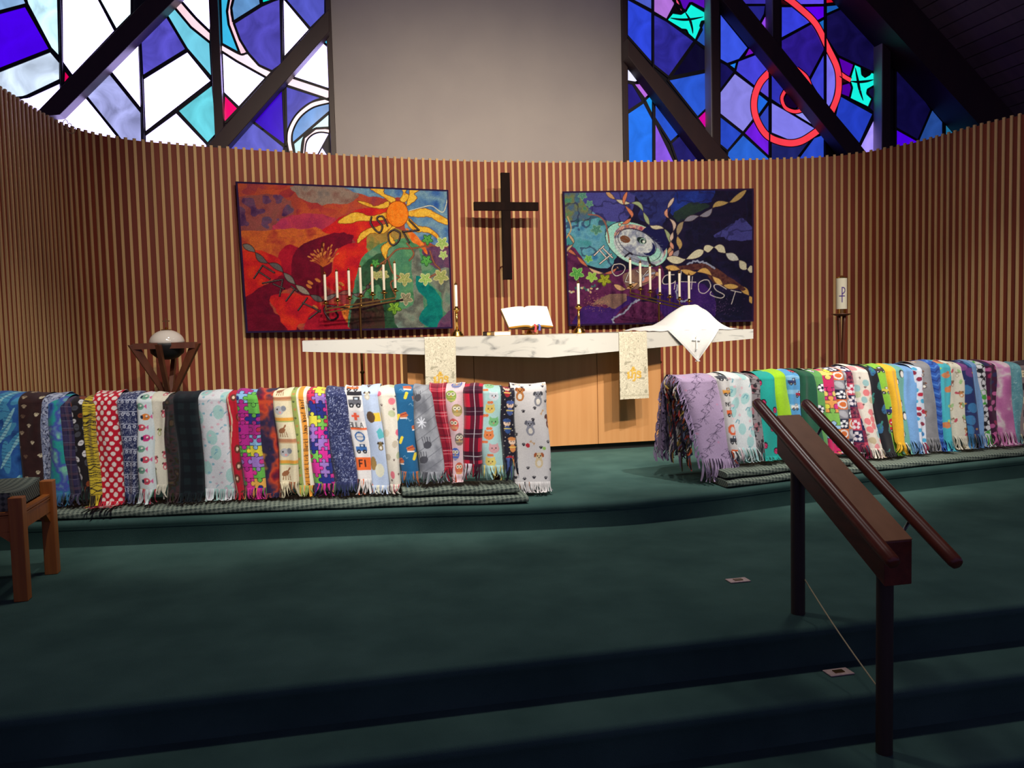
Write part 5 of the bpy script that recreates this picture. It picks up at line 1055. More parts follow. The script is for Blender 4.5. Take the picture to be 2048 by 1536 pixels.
def P_dogs(c):
    c.a[:] = (222, 216, 210)
    for x, y, k, d in ((20, 34, (186, 110, 50), (130, 66, 30)), (58, 44, (130, 130, 136), (60, 60, 66)), (38, 104, (140, 140, 150), (90, 90, 100)), (82, 92, (110, 46, 24), (80, 30, 16)), (52, 170, (226, 200, 150), (170, 80, 40)), (88, 180, (130, 126, 130), (80, 76, 80))): critter(c, x, y, 17, k, d)
    scatter(c, 30, lambda x, y: paw(c, x, y, 4.8, (30, 26, 34)) if c.n.rand() > .1 and min((x-a)**2+(y-b)**2 for a, b in ((20, 38), (58, 48), (38, 108), (82, 98), (52, 174))) > 260 else None)
    for x, y, a in ((16, 12, .3), (74, 14, .1), (66, 76, -1), (40, 138, .6)): bone(c, x, y, 4.2, (206, 160, 110), a)
    c.ell(30, 144, 4.5, 4.5, (190, 40, 50)); c.ell(64, 150, 3.6, 3.6, (150, 200, 90)); c.ell(92, 38, 3.6, 3.6, (150, 200, 90))
def P_lilac(c):
    c.a[:] = (172, 146, 178); D = (66, 52, 76)
    def g(x, y):
        for a in (-1.0, -.7, -.35, 2.2, 2.5, 2.8, 1.0, 1.4): c.line([(x, y), (x+cos(a)*13, y+sin(a)*13)], .7, D)
        c.ell(x, y, 1.3, 1, D); c.line([(x-14, y+12), (x-20, y+16), (x-13, y+20)], 1.2, D); c.line([(x+10, y-18), (x+16, y-13), (x+11, y-10)], 1.2, D)
    for j, y in enumerate(range(14, int(c.h)+20, 30)):
        for x in range(-4+(j % 2)*20, int(c.w)+20, 40): g(x+c.r.uniform(-3, 3), y)
    scatter(c, 8, lambda x, y: c.ell(x, y, 2, 2, (206, 130, 160), al=.7))
def P_trucks2(c): c.a[:] = (212, 208, 200); truck(c, 12, 20, 10, (60, 60, 66)); truck(c, 13, 52, 10, (226, 150, 60)); texty(c, 'NCE', 4, 72, 4, (24, 22, 26), 1.4); truck(c, 14, 94, 11, (226, 90, 40)); c.ell(14, 128, 9, 9, (226, 90, 50), ring=.3); truck(c, 14, 150, 10, (50, 52, 58)); c.rect(4, 168, 26, 186, (228, 90, 40))
def P_deer(c): c.a[:] = (216, 222, 218); scatter(c, 10, lambda x, y: c.ell(x, y, 8, 12, (160, 206, 200), .3)); scatter(c, 12, lambda x, y: c.line([(x-4, y+3), (x, y-3), (x+4, y-1), (x+2, y+5)], 1.8, (96, 156, 168))); scatter(c, 20, lambda x, y: c.ell(x, y, 3, 3, (226, 180, 184), al=.8))
def P_graycats(c): c.a[:] = (128, 120, 120); scatter(c, 7, lambda x, y: c.ell(x, y, 6, 9, (150, 90, 96))); scatter(c, 26, lambda x, y: [c.ell(x, y, 3, 4, (30, 26, 30)), c.line([(x-5, y+6), (x+5, y+7)], 1.2, (30, 26, 30)), c.line([(x-5, y+6), (x-5, y+12)], 1.2, (30, 26, 30))])
def P_lady(c): c.a[:] = (26, 156, 140); scatter(c, 8, lambda x, y: [c.ell(x, y, 5, 7, (26, 16, 24)), c.ell(x, y+1, 3.8, 5, (200, 40, 90)), c.ell(x-1.5, y, 1, 1, (20, 20, 20)), c.ell(x+1.6, y+2, 1, 1, (20, 20, 20))])
def plain(col):
    def f(c): c.noise(20, [tuple(int(v*.96) for v in col), tuple(min(255, int(v*1.04)) for v in col)])
    return f
def P_cars(c):
    c.a[:] = (70, 140, 190)
    for y in range(0, int(c.h), 30): c.ell(c.w*.3, y, 20, 5, (120, 176, 210))
    for i, y in enumerate(range(14, int(c.h), 26)): truck(c, c.w*(.35 if i % 2 else .7), y, 8, [(190, 40, 50), (36, 40, 80), (150, 30, 50), (226, 220, 210)][i % 4])
def P_soccergreen(c): c.noise(30, [(70, 130, 60), (96, 160, 80)]); [ball(c, c.w*(.7 if i % 2 else .35), y, 9) for i, y in enumerate(range(8, int(c.h), 44))]
def P_puzzle3(c): puzzle(c, [(230, 190, 90), (226, 214, 60), (190, 30, 80), (150, 190, 220), (214, 40, 110), (120, 180, 70), (236, 150, 70)], 26, 26)
def P_check(c):
    for j in range(0, int(c.h/20)+2):
        for i in range(-1, 3):
            x, y = i*20, j*20; k = (i+j) % 3; c.rect(x, y, x+20, y+20, [(24, 26, 50), (206, 96, 40), (120, 116, 120)][k])
            if k == 0: ball(c, x+10, y+10, 8.5)
            elif k == 1: c.ell(x+10, y+10, 7, 7, (226, 222, 216), ring=.2)
            else: c.ell(x+10, y+10, 9, 6, (170, 168, 170), .7)
def P_redsoccer(c):
    for j in range(0, int(c.h/24)+2):
        for i in range(-1, 3): x, y = i*24-4, j*24; k = (i+j) % 3; c.rect(x, y, x+24, y+24, [(24, 24, 56), (110, 20, 50), (190, 60, 80)][k]); ball(c, x+12, y+12, 10.5, (226, 214, 214) if k != 1 else (130, 40, 60), [(24, 24, 56), (60, 14, 40), (180, 30, 56)][k])
def P_creamdots(c): c.a[:] = (222, 210, 190); scatter(c, 24, lambda x, y: c.ell(x, y, 6, 7, c.r.choice([(190, 170, 130), (222, 110, 110), (176, 186, 140), (140, 180, 176), (226, 130, 130)]))); scatter(c, 11, lambda x, y: paw(c, x, y, 3.4, (96, 70, 66)))
def P_dino(c): c.a[:] = (20, 20, 24); scatter(c, 7, lambda x, y: [c.ell(x, y, 6, 11, c.r.choice([(40, 110, 90), (40, 90, 130)]), .4), c.line([(x, y), (x+8, y-14)], 3.5, (40, 110, 100))]); c.nmask(3, .5, .56, (20, 20, 24), .6)
def P_limetrucks(c): c.a[:] = (126, 186, 48); [truck(c, c.w*.5, y, 9, k) for y, k in ((26, (60, 46, 40)), (70, (206, 190, 60)), (112, (30, 40, 100)), (148, (190, 30, 40)))]; c.ell(c.w*.5, 134, 8, 8, (190, 26, 40)); c.rect(c.w*.5-5, 133, c.w*.5+5, 136, (236, 230, 220))
def P_penguin(c): c.a[:] = (96, 160, 140); scatter(c, 8, lambda x, y: [c.ell(x, y, 6, 9, (20, 24, 28)), c.ell(x+1, y+1, 4, 7, (226, 220, 206)), c.ell(x+2, y-6, 1, 1, (20, 20, 20))])
def P_rwb(c): c.a[:] = (200, 206, 214); scatter(c, 22, lambda x, y: c.ell(x, y, 4, 5, c.r.choice([(170, 30, 50), (40, 110, 170), (120, 30, 50), (60, 150, 190)]), c.r.random()*3))
def P_grayfox(c): c.noise(12, [(118, 116, 116), (134, 132, 132)]); scatter(c, 9, lambda x, y: critter(c, x, y, 7.5, c.r.choice([(196, 120, 60), (214, 206, 190), (150, 50, 40), (90, 80, 76)]), (110, 60, 40)))
def P_bluewave(c):
    c.a[:] = (36, 76, 160)
    for y in range(0, int(c.h), 9): c.line(smooth([(0, y), (c.w*.3, y+4), (c.w*.6, y-2), (c.w, y+4)]), 2.6, (70, 120, 200) if (y//9) % 2 else (26, 50, 120))
def P_hippo(c): c.a[:] = (60, 170, 180); scatter(c, 6, lambda x, y: [c.ell(x, y, 9, 6, (206, 120, 70)), c.ell(x+5, y-6, 3, 3, (190, 100, 60))]); scatter(c, 5, lambda x, y: c.ell(x, y, 3, 3, (170, 206, 90)))
def P_jungle(c): c.a[:] = (220, 212, 184); scatter(c, 13, lambda x, y: critter(c, x, y, 7, c.r.choice([(176, 160, 120), (206, 130, 70), (190, 180, 150), (150, 110, 80)]), (120, 90, 60))); scatter(c, 14, lambda x, y: c.ell(x, y, 5, 2.5, c.r.choice([(140, 170, 100), (190, 70, 80), (150, 190, 120)]), c.r.random()*3))
def P_navystar(c): c.a[:] = (32, 40, 88); scatter(c, 8, lambda x, y: c.ell(x, y, 8, 10, c.r.choice([(120, 60, 120), (50, 110, 160), (96, 50, 110)]))); scatter(c, 12, lambda x, y: paw(c, x, y, 3, c.r.choice([(206, 140, 50), (70, 110, 170)])))
def P_bigsoccer(c): c.a[:] = (212, 210, 208); [ball(c, c.w*(.3 if i % 2 else .7), y, 15, (220, 218, 216), (20, 20, 24) if i % 3 else (60, 160, 50)) for i, y in enumerate(range(6, int(c.h)+10, 27))]
def P_darkberry(c): c.a[:] = (56, 20, 44); scatter(c, 22, lambda x, y: c.ell(x, y, 4, 6, c.r.choice([(150, 30, 70), (40, 36, 70), (180, 80, 130), (90, 110, 160)]), c.r.random()*3))
def P_pinktie(c): c.noise(32, [(186, 96, 150), (206, 130, 176), (222, 206, 200), (196, 110, 160), (180, 90, 146)])
def P_tealpais(c): c.noise(10, [(70, 130, 140), (100, 160, 164)]); c.nmask(6, .47, .53, (150, 190, 190), .8, 2)
def P_game(c): c.a[:] = (120, 104, 100); [[c.rect(3, y, c.w-4, y+14, (214, 196, 150) if i % 2 else (40, 30, 36)), c.line([(6, y+4), (c.w-8, y+5)], 1.4, (50, 40, 40)), c.line([(6, y+9), (c.w-10, y+9)], 1.4, (50, 40, 40)), c.ell(c.w*.4, y+20, 4, 3, (180, 30, 40))] for i, y in enumerate(range(4, int(c.h), 27))]
def P_lace(c): c.a[:] = (26, 26, 30); c.nmask(4, .47, .53, (130, 136, 130), .8, 2)
BK = [  # xtl, xtr, ytop, xbl, xbr, ybot, yfringe, painter, label
 ('L', -12, 72, 783, -32, 50, 985, 1008, P_blueleaf, 'blue and turquoise leaf print fleece blanket, first on the left rail by the stool'),
 ('L', 58, 106, 784, 44, 82, 985, 1008, P_paws_brown, 'dark brown fleece blanket with tan paw prints'),
 ('L', 72, 142, 785, 78, 106, 985, 1008, P_leopard, 'grey-blue leopard print fleece blanket'),
 ('L', 112, 150, 789, 100, 142, 985, 1012, P_tie_blue, 'blue and green tie-dyed fleece blanket'),
 ('L', 132, 168, 794, 138, 163, 988, 1012, P_navyplaid, 'navy plaid fleece blanket with thin pale lines'),
 ('L', 155, 188, 793, 160, 188, 972, 1000, P_balls, 'black fleece blanket with brown and white ball print'),
 ('L', 182, 210, 792, 178, 202, 990, 1034, P_tiger, 'yellow fleece blanket with black tiger stripes'),
 ('L', 202, 252, 781, 192, 250, 1002, 1046, P_polka, 'red fleece blanket with white polka dots'),
 ('L', 246, 292, 783, 250, 278, 988, 1012, P_bandana, 'navy fleece blanket with white bandana print'),
 ('L', 287, 320, 784, 277, 313, 978, 1010, P_fish, 'pale fleece blanket with pink, orange and teal fish print'),
 ('L', 314, 346, 784, 310, 336, 968, 992, P_doggy, 'narrow cream fleece blanket with small dog and ladybird print'),
 ('L', 338, 364, 787, 334, 362, 985, 1012, P_camo, 'dark brown camouflage fleece blanket'),
 ('L', 358, 408, 782, 358, 410, 985, 1015, P_darkplaid, 'dark green and black checked fleece blanket'),
 ('L', 403, 466, 780, 410, 475, 977, 1012, P_mint, 'white fleece blanket with mint blobs and pink flowers, on the left rail'),
 ('L', 461, 484, 782, 470, 489, 985, 1006, P_redbrown, 'narrow red fleece blanket with brown figures'),
 ('L', 480, 526, 778, 487, 531, 975, 1004, P_puzzle, 'puzzle-piece fleece blanket in yellow, orange, navy and magenta, beside the red one'),
 ('L', 520, 558, 776, 529, 564, 985, 1002, P_fire, 'dark red, navy and orange tie-dyed fleece blanket'),
 ('L', 554, 590, 776, 560, 599, 963, 994, P_safari, 'cream fleece blanket with banded deer and elephant print'),
 ('L', 586, 622, 774, 596, 631, 970, 996, P_woof, 'green, orange and cream striped fleece blanket with dog words'),
 ('L', 617, 661, 775, 627, 670, 966, 993, P_puzzle2, 'puzzle-piece fleece blanket in green, violet and pink, beside the striped one'),
 ('L', 655, 698, 773, 667, 714, 963, 990, P_mottle, 'navy fleece blanket mottled with white flecks'),
 ('L', 692, 730, 771, 713, 750, 957, 989, P_trucks, 'white fleece blanket with orange emergency vehicles and letters, on the left rail'),
 ('L', 724, 762, 769, 744, 782, 970, 992, P_lightdogs, 'light blue fleece blanket with large cartoon dogs'),
 ('L', 754, 794, 771, 780, 803, 968, 988, P_cream, 'cream fleece blanket with pink and sage shapes, beside the light blue one'),
 ('L', 790, 834, 769, 799, 838, 942, 972, P_foxes, 'blue fleece blanket with orange foxes and yellow tags'),
 ('L', 829, 866, 769, 837, 893, 943, 970, P_moose, 'grey fleece blanket with moose and a white snowflake'),
 ('L', 860, 894, 766, 888, 907, 935, 962, P_redplaid, 'red plaid fleece blanket narrowing towards its foot'),
 ('L', 890, 931, 766, 903, 931, 948, 976, P_owls, 'pale pink fleece blanket with coloured owls'),
 ('L', 928, 967, 767, 928, 966, 927, 956, P_buffalo, 'red and black buffalo check fleece blanket'),
 ('L', 963, 1002, 770, 962, 1008, 930, 958, P_cats, 'mint fleece blanket with round cat faces'),
 ('L', 998, 1026, 773, 1004, 1034, 915, 955, P_firemen, 'narrow black fleece blanket with small uniformed figures'),
 ('L', 1019, 1091, 766, 1027, 1103, 963, 992, P_dogs, 'white fleece blanket with cartoon puppies and black paw prints, last on the left rail'),
 ('R', 1340, 1412, 748, 1408, 1480, 917, 968, P_lilac, 'lilac fleece blanket with whisker print, first on the right rail by the altar'),
 ('R', 1408, 1434, 747, 1462, 1476, 902, 925, P_trucks2, 'pale fleece blanket with orange and grey vehicles, beside the lilac one'),
 ('R', 1430, 1472, 744, 1468, 1517, 895, 925, P_deer, 'white fleece blanket with teal deer and pink spots, on the right rail'),
 ('R', 1468, 1495, 745, 1506, 1528, 885, 930, P_graycats, 'grey fleece blanket with black cat outlines and mauve patches'),
 ('R', 1491, 1523, 742, 1522, 1562, 912, 934, P_lady, 'teal fleece blanket with pink ladybirds'),
 ('R', 1516, 1549, 739, 1560, 1592, 905, 930, plain((150, 206, 30)), 'plain lime green fleece blanket'),
 ('R', 1545, 1577, 739, 1586, 1614, 905, 930, P_cars, 'blue fleece blanket with small cars and clouds'),
 ('R', 1572, 1599, 738, 1612, 1650, 890, 925, plain((24, 70, 48)), 'plain dark green fleece blanket'),
 ('R', 1596, 1620, 738, 1640, 1665, 895, 920, P_soccergreen, 'green fleece blanket with soccer balls'),
 ('R', 1614, 1643, 738, 1660, 1684, 905, 925, P_puzzle3, 'puzzle-piece fleece blanket behind the handrail, on the right rail'),
 ('R', 1637, 1668, 735, 1680, 1712, 905, 926, P_check, 'checked fleece blanket with soccer balls and orange squares'),
 ('R', 1661, 1692, 733, 1708, 1738, 890, 922, P_redsoccer, 'navy and red fleece blanket with soccer balls'),
 ('R', 1674, 1707, 729, 1736, 1768, 896, 922, P_creamdots, 'cream fleece blanket with pink and sage spots, on the right rail'),
 ('R', 1701, 1724, 729, 1764, 1792, 903, 922, P_dino, 'black fleece blanket with teal dinosaurs'),
 ('R', 1716, 1746, 728, 1782, 1806, 905, 924, P_limetrucks, 'lime green fleece blanket with trucks'),
 ('R', 1741, 1764, 728, 1796, 1812, 885, 908, plain((236, 172, 36)), 'narrow plain orange-yellow fleece blanket'),
 ('R', 1756, 1782, 728, 1802, 1820, 885, 908, P_penguin, 'sea green fleece blanket with penguins'),
 ('R', 1776, 1802, 729, 1815, 1848, 880, 908, plain((104, 150, 200)), 'plain light blue fleece blanket with a blue fringe'),
 ('R', 1796, 1815, 727, 1836, 1852, 885, 910, P_rwb, 'narrow red, white and blue patterned fleece blanket'),
 ('R', 1808, 1838, 722, 1848, 1884, 875, 902, P_grayfox, 'grey fleece blanket with foxes'),
 ('R', 1829, 1852, 720, 1880, 1900, 893, 914, P_bluewave, 'narrow royal blue fleece blanket with wavy bands'),
 ('R', 1846, 1872, 721, 1890, 1906, 880, 910, P_hippo, 'turquoise fleece blanket with orange animals'),
 ('R', 1867, 1897, 721, 1904, 1942, 872, 904, P_jungle, 'cream fleece blanket with brown jungle animals'),
 ('R', 1891, 1914, 721, 1938, 1962, 868, 900, P_navystar, 'navy fleece blanket with purple animals and stars'),
 ('R', 1905, 1924, 720, 1952, 1968, 866, 898, plain((110, 150, 196)), 'narrow plain light blue fleece blanket, beside the navy one'),
 ('R', 1920, 1948, 722, 1962, 1990, 870, 900, P_bigsoccer, 'white fleece blanket with large black and green soccer balls'),
 ('R', 1938, 1960, 720, 1980, 1996, 868, 896, P_darkberry, 'narrow dark red and purple patterned fleece blanket'),
 ('R', 1952, 1992, 721, 1988, 2034, 864, 902, P_pinktie, 'pink and white tie-dyed fleece blanket'),
 ('R', 1985, 2014, 724, 2026, 2052, 868, 895, P_tealpais, 'teal fleece blanket with paisley print'),
 ('R', 2006, 2040, 723, 2046, 2076, 868, 895, P_game, 'grey-brown fleece blanket with cream lettered panels, by the right edge'),
 ('R', 2034, 2062, 721, 2072, 2096, 868, 895, P_lace, 'black fleece blanket with grey lace print, last at the right edge'),
]
RAIL_OFF = {'L': .40, 'R': .42}
DFR = {'L': .29, 'R': .26}
def rl(side): return lambda u: rvs(u)+RAIL_OFF[side]
def mkfringe(edge, length, out, cols, r, n, wd=.013, spread=.03, zmin=-9):
    """strips hanging from an edge polyline (list of points); returns vertices, faces, colours"""
    V, F, K = [], [], []; E_ = np.array(edge); m = len(E_)
    for i in range(n):
        t = (i+.5)/n*(m-1); a = int(t); f = t-a; p = E_[a]*(1-f)+E_[min(a+1, m-1)]*f; d = E_[min(a+1, m-1)]-E_[a]; d = d/(np.linalg.norm(d)+1e-9)
        L = length*r.uniform(.6, 1.15); tw = r.uniform(-1.5, 1.5); dr = r.uniform(-1, 1)*spread; oo = r.uniform(.3, 1.3); ws = wd*r.uniform(.8, 1.3); col = cols[r.randrange(len(cols))]; b = len(V); k = 5
        for j in range(k):
            q = j/(k-1); w2 = ws*(1-.25*q)*(.55 if j == 1 else 1); ang = tw*q*1.6; c_ = p+d*dr*q*q+out*(.022*oo*sin(pi*q*.8)+.006*q)+np.array([0, 0, -L*q]); ex = max(0, zmin+.003*j-c_[2]); c_ = c_+out*ex*.85+np.array([0, 0, ex]); side = d*w2/2 if ex else d*cos(ang)*w2/2+out*sin(ang)*w2/2; c_ = c_+d*(tw*.012*q*(1 if ex else 0))
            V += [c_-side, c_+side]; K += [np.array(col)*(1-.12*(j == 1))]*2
            if j: F.append((b+2*j-2, b+2*j-1, b+2*j+1, b+2*j))
    return V, F, K
for bi, (side, xtl, xtr, yt, xbl, xbr, yb, yf, pf, label) in enumerate(BK):
    fr_ = rl(side); D = (.12 if xtl == 1019 else DFR[side])*(1+.06*sin(bi*2.3)); dv = (.007 if bi % 2 else 0)+.004*sin(bi*1.7)
    fb = lambda u: fr_(u)-D-dv
    TL = oncurve(xtl, yt, fr_); TR = oncurve(xtr, yt, fr_); BL = oncurve(xbl, yb, fb); BR = oncurve(xbr, yb, fb)
    zt_ = (TL[2]+TR[2])/2; wpx = max(xtr-xtl, xbr-xbl); hpx = yb-yt
    c = Cv(wpx*1.04, hpx*1.12+14, (200, 200, 200), 3, bi+3); pf(c); c.grain(.05)
    nt = max(14, int(wpx*.85)); nf = int(hpx*.8)+10; nb = 26
    t = np.linspace(0, 1, nt); ph = bi*1.3; rr = random.Random(bi)
    dirv = (TR-TL)*np.array([1, 1, 0]); dirv = dirv/np.linalg.norm(dirv); out = np.array([dirv[1], -dirv[0], 0])
    H = zt_-(BL[2]+BR[2])/2; rows = []; crow = []
    edge = 1-np.abs(2*t-1)**5; bul = .012*edge+.006*np.sin(t*(5+bi % 4)+ph)
    # back drape, from its foot up to the ridge
    Hb = .52 if (side, xtl) in (('R', 1340), ('L', 1019)) else .34
    tc = (c.w-1)*t; topc = TL[None]*(1-t)[:, None]+TR[None]*t[:, None]
    for i in range(nb):
        q = 1-i/nb; z = -Hb*q if q > .12 else -Hb*.12*(q/.12)**2
        g = (.07*min(1, (q/.12))**.6 if q < .12 else .07+.07*(q-.12))*1.3
        P = topc-out*g-out*bul[:, None]*min(1, q*6); P[:, 2] += z; rows.append(P); crow.append(c.sample(tc, np.full(nt, min(q*Hb/.0045*1.0 % (c.h-2), c.h-2))))
    for i in range(nf+1):
        q = i/nf
        dq = q; sh = .17
        if q < sh: a = q/sh*pi/2; fwd = .55*sin(a)*D; drop = (1-cos(a))*.10*H
        else: qq = (q-sh)/(1-sh); fwd = D*(.55+.45*qq); drop = H*(.10+.90*qq)
        f = drop/H; L_ = TL*(1-f)+BL*f; R_ = TR*(1-f)+BR*f
        bx = L_[None]*(1-t)[:, None]+R_[None]*t[:, None]; top = topc; 
        # plan position: from the ridge outward
        basexy = topc*(1-f)+(BL[None]*(1-t)[:, None]+BR[None]*t[:, None])*f
        need = fwd-D*f; P = basexy+out*need
        rip = (.006*np.sin(t*(6+bi % 3)+ph+q*4)+.005*np.sin(t*3-q*7+ph))*min(1, q*3); P = P+dirv*(.006*sin(q*7+ph)*min(1, q*3)); P[:, 2] += .006*np.sin(t*5+ph)*max(0, 1-q*5)
        P = P+out*(bul*min(1, .25+q*3)+rip)[:, None]-out*(.018*(np.abs(2*t-1)**8))[:, None]
        rows.append(P); crow.append(c.sample(tc, np.full(nt, q*hpx*1.1+1)))
    zmin = (.168 if xbl > 1010 else .273 if xbl > 800 else .216) if side == 'L' else (.168 if xbl < 1410 else .273 if xbl < 1690 else .216)
    for k_ in range(nb, len(rows)):
        ex = np.maximum(0, zmin+.003-rows[k_][:, 2]); rows[k_] = rows[k_]+out*(ex*.9)[:, None]; rows[k_][:, 2] += ex
    G = np.array(rows); Cc = 255*(np.clip(np.array(crow)/255, 0, 1)**.86)*.985
    mb = MB(); mb.grid(G, flip=True)
    o = obj('fleece_blanket', mb, M['fleece'], smooth=True, colors=Cc.reshape(-1, 3), label=label, cat='blanket', group='fleece blankets folded over the %s altar rail' % ('left' if side == 'L' else 'right'))
    last = G[-1]; Lf = (yf-yb)/FPX*np.linalg.norm((last[nt//2]-CAM)); base = Cc[-20:].reshape(-1, 3); cols = [tuple(base[rr.randrange(len(base))]) for _ in range(14)]+[tuple(Cc.reshape(-1, 3)[rr.randrange(Cc.size//3)]) for _ in range(8)]
    wm = np.linalg.norm(last[0]-last[-1]); V, F, K = mkfringe(last[::2], Lf, out, cols, rr, max(6, int(wm/.0125)*2), zmin=zmin)
    if xtl == 202:
        e = G[nb+int(nf*.45):, -1][::2]; V2, F2, K2 = mkfringe(e, .06, dirv*.4+out, [(190, 14, 34), (190, 14, 34), (150, 10, 30), (236, 214, 200)], rr, 34, .018, .05); b = len(V); V += V2; F += [tuple(b+x for x in f) for f in F2]; K += K2
    if (side, xtl) == ('R', 1340):
        for e, ln_, nn in ((G[nb:, 0], .075, 60), (G[:nb, 0][::-1], .075, 46), (G[0], .07, 30)):
            V2, F2, K2 = mkfringe(e[::2], ln_, -dirv if e is not G[0] else -out, [(150, 128, 160), (168, 146, 180), (130, 110, 140), (176, 152, 184)], rr, nn, .012, .03); b = len(V); V += V2; F += [tuple(b+x for x in f) for f in F2]; K += K2
        kf = nf; kb = nb
        for li, fr2 in enumerate((.14, .28, .42, .56, .70, .84)):
            e = np.array([G[nb-1-int(q*(nb-1)), 0]*(1-fr2)+G[nb+int(q*nf), 0]*fr2 for q in np.linspace(.04, .97, 26)])+dirv*(.012+.02*sin(li*2.1))
            V2, F2, K2 = mkfringe(e, .085, -dirv, [(150, 128, 160), (120, 102, 130)] if li < 1 else [(204, 196, 186), (200, 90, 44), (36, 36, 44), (60, 66, 86), (150, 124, 60), (140, 44, 40), (70, 60, 40), (40, 40, 50), (120, 104, 130)], rr, 70, .017, .05); b = len(V); V += V2; F += [tuple(b+x for x in f) for f in F2]; K += K2
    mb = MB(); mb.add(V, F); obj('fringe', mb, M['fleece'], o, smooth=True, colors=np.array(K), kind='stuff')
# flopped corner of the polka-dot blanket
# ---- the rails that carry the blankets
for side, u0, u1, lb in (('L', -3.55, oncurve(1084, 775, rl('L'))[0], 'wooden altar rail under the left row of blankets'), ('R', oncurve(1348, 760, rl('R'))[0], 3.62, 'wooden altar rail under the right row of blankets')):
    f = rl(side); root = empty('altar_rail', ((u0+u1)/2, f((u0+u1)/2), ZU), label=lb, cat='rail'); us2 = np.linspace(u0+.02, u1-.02, 16); zr = .755
    mb = MB(); G = np.array([[(u, f(u)+a, zr+b) for a, b in ((-.045, 0), (.045, 0), (.045, .035), (-.045, .035), (-.045, 0))] for u in us2]); mb.grid(G, flip=False); n_ = len(mb.v); mb.f.append((0, 1, 2, 3)); mb.f.append(tuple(n_-5+k for k in (3, 2, 1, 0))); obj('top_rail', mb, M['walnut'], root)
    for u in np.linspace(u0+.3, u1-.3, 5):
        mb = MB(); mb.box(u-.02, u+.02, f(u)-.02, f(u)+.02, ZU, zr); obj('post', mb, M['walnut'], root)

# ================================================================ kneeler cushions
def smooth_rv(u): return (rvs(u)+rvs(u+.12)+rvs(u-.12))/3
def cushion(u0, u1, off, dep, z0, th, label, rows=44):
    G = []; N_ = 22
    for i in range(rows):
        u = u0+(u1-u0)*i/(rows-1); e = min(i, rows-1-i); k = 1 if e > 1 else (.82, .95)[e]
        v = smooth_rv(u)+off; ring = []
        for j in range(N_):
            a = 2*pi*j/N_; cx_ = math.copysign(abs(cos(a))**.45, cos(a)); sz = math.copysign(abs(sin(a))**.6, sin(a))
            ring.append((u, v+dep/2+cx_*dep/2*(1 if e > 0 else .97), z0+th/2+sz*th/2*k+.002*sin(u*17)))
        G.append(ring)
    G = np.array(G); G = np.concatenate([G, G[:, :1]], 1); mb = MB(); mb.grid(G)
    b = len(mb.v)-G.shape[0]*G.shape[1]; mb.f.append(tuple(range(N_))[::-1]); mb.f.append(tuple((rows-1)*(N_+1)+j for j in range(N_)))
    obj('kneeler_cushion', mb, M['weave'], smooth='auto', label=label, cat='cushion', group='kneeler cushions along the platform edge')
UL = onz(1042, 995, ZU)[0]
cushion(-3.62, UL, .0, .30, ZU, .052, 'long grey-green kneeler cushion lying under the left blankets')
cushion(onv(808, 985, -1.72)[0], onv(1036, 975, -1.72)[0], .03, .27, ZU+.054, .05, 'short grey-green kneeler cushion stacked on the long one, left of the opening')
u0r = onv(1432, 955, -1.6)[0]
cushion(u0r, 3.6, .0, .30, ZU, .05, 'long grey-green kneeler cushion lying under the right blankets')
cushion(u0r+.01, onv(1700, 930, -1.5)[0], .03, .27, ZU+.052, .048, 'short grey-green kneeler cushion stacked on the long one, behind the handrail')

# ================================================================ stool at the left
su = -3.09; st = empty('stool', (-3.35, -2.15, 0), label='oak stool with a patterned green padded seat, at the left edge', cat='stool')
lg = []
for x, y in ((su, -2.38), (su, -1.93), (-3.68, -2.38), (-3.68, -1.93)):
    mb = MB(); mb.box(x-.03, x+.03, y-.03, y+.03, 0, .478); obj('leg', mb, M['oak'], st, bevel=.004)
for a, b in (((su, -2.35), (su, -1.96)), ((-3.68, -2.35), (-3.68, -1.96)), ((-3.65, -2.38), (su-.03, -2.38)), ((-3.65, -1.93), (su-.03, -1.93))):
    mb = MB(); mb.bar((a[0], a[1], .355), (b[0], b[1], .355), .028, .065); mb.bar((a[0], a[1], .392), (b[0], b[1], .392), .034, .006); mb.bar((a[0], a[1], .405), (b[0], b[1], .405), .034, .012); 
    d = np.array([b[0]-a[0], b[1]-a[1]]); d /= np.hypot(*d)
    for p, s_ in ((a, 1), (b, -1)):
        q = np.array(p); t = q+d*s_*.07; w_ = np.array([-d[1], d[0]])*.012
        mb.add([(q[0]-w_[0], q[1]-w_[1], .32), (t[0]-w_[0], t[1]-w_[1], .325), (q[0]-w_[0], q[1]-w_[1], .27), (q[0]+w_[0], q[1]+w_[1], .32), (t[0]+w_[0], t[1]+w_[1], .325), (q[0]+w_[0], q[1]+w_[1], .27)], [(0, 1, 2), (3, 5, 4), (0, 3, 4, 1), (1, 4, 5, 2), (2, 5, 3, 0)])
    obj('apron', mb, M['oak'], st)
ni = 26; G = np.zeros((ni, ni, 3))
for i in range(ni):
    for j in range(ni):
        a = -1+2*i/(ni-1); b = -1+2*j/(ni-1); e = max(abs(a), abs(b))
        z = .488+.022*(1-e**6)-.012*(1-b*b)+.008*(b*b)
        G[i, j] = (-3.385+a*.265, -2.155+b*.215, z)
mb = MB(); mb.grid(G); 
for e in (G[0], G[-1], G[:, 0], G[:, -1]):
    lo = e.copy(); lo[:, 2] = .412; mb.grid(np.array([e, lo]))
obj('seat_cushion', mb, M['weave'], st, smooth='auto')

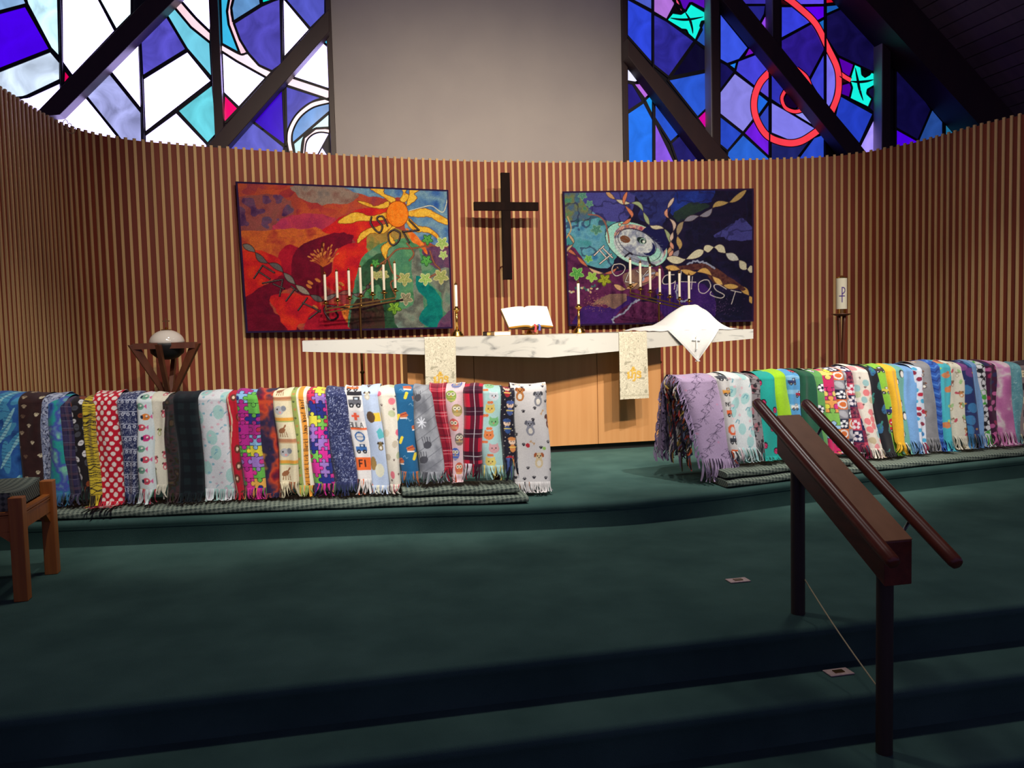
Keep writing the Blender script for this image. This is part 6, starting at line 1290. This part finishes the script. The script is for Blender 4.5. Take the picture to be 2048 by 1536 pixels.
# ================================================================ handrail on the steps
hu = .139; hr = empty('handrail', (hu, -3.8, -.1), label='wooden handrail with two round brown grips sloping down the carpeted steps', cat='handrail')
ZR, ZF, VR, VF = .80, .452, -3.47, -4.16
mb = MB(); w2_ = .052
P = [(hu-w2_, VR, ZR-.15), (hu+w2_, VR, ZR-.15), (hu+w2_, VF, ZF-.155), (hu-w2_, VF, ZF-.155)]; Q = [(x, y, z+.15) for x, y, z in P]
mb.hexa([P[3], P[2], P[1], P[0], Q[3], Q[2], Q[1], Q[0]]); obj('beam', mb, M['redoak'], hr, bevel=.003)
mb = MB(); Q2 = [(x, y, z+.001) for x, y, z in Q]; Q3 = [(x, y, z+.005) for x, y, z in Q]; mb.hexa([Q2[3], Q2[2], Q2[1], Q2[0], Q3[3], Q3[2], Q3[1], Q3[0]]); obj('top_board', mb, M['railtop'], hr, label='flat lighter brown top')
sl = (ZR-ZF)/(VR-VF)
for s_, v0, v1 in ((-1, -3.40, -4.285), (1, -3.42, -4.31)):
    f = lambda v: ZR+(v-VR)*sl+.022
    x = hu+s_*.105
    mb = MB(); k = [v0, v0-.004, v0-.015]+list(np.linspace(v0-.05, v1+.05, 6))+[v1+.015, v1+.004, v1]; rr = [.014, .020, .023]+[.0235]*6+[.023, .020, .014]
    mb.tube([(x, v, f(v)) for v in k], rr, 16); obj('grip_rail', mb, M['redoak'], hr, smooth='auto')
    for vb in (VR-.08, VF+.08):
        mb = MB(); mb.tube([(hu+s_*.045, vb, f(vb)-.06), (hu+s_*.08, vb, f(vb)-.055), (x, vb, f(vb)-.02)], .006, 8); obj('bracket', mb, M['steel'], hr, smooth=True)
mb = MB(); mb.lathe((hu, -3.54, 0), [(.028, 0), (.028, ZR-.15-.035)], 20); obj('post', mb, M['post'], hr, smooth='auto')
mb = MB(); mb.lathe((hu, -4.09, -.314), [(.028, 0), (.028, .314+ZF-.12)], 20); obj('post', mb, M['post'], hr, smooth='auto')
A = (hu+.024, -3.56, .19); B = (hu-.02, -4.07, -.10)
a = onu(1607, 1155, hu+.02); b = onu(1764, 1386, hu-.02); mb = MB(); mb.tube([a*(1-k/10)+b*k/10+np.array([0, 0, -.012*sin(pi*k/10)]) for k in range(11)], .0028, 6)
obj('cord', mb, M['cord'], smooth=True, label='thin beige cord strung between the two handrail posts', cat='cord')
for px, py, z, lb in ((1476, 1162, 0, 'small metal floor plate in the carpet beside the handrail'), (1677, 1346, -.157, 'dim metal floor plate on the first step below the platform')):
    p = onz(px, py, z); r_ = empty('floor_plate', p, label=lb, cat='floor plate', group='floor outlet plates')
    mb = MB(); mb.box(p[0]-.05, p[0]+.05, p[1]-.03, p[1]+.03, z+.001, z+.006); obj('cover', mb, M['plate'], r_, bevel=.002)
    mb = MB(); mb.box(p[0]-.02, p[0]+.02, p[1]-.012, p[1]+.012, z+.006, z+.009); obj('lid', mb, M['bronze'], r_)
# wire coil at the top of the wall
p = onv(122, 245, .36); mb = MB(); mb.tube([(p[0]+.03+.022*cos(t)+.004*t, p[1]-.03, p[2]-.01+.03*sin(t)-.004*t) for t in np.linspace(0, 15, 60)], .003, 5)
obj('wire_coil', mb, M['cord'], smooth=True, label='small coil of pale wire hanging at the top of the slatted wall', cat='wire')
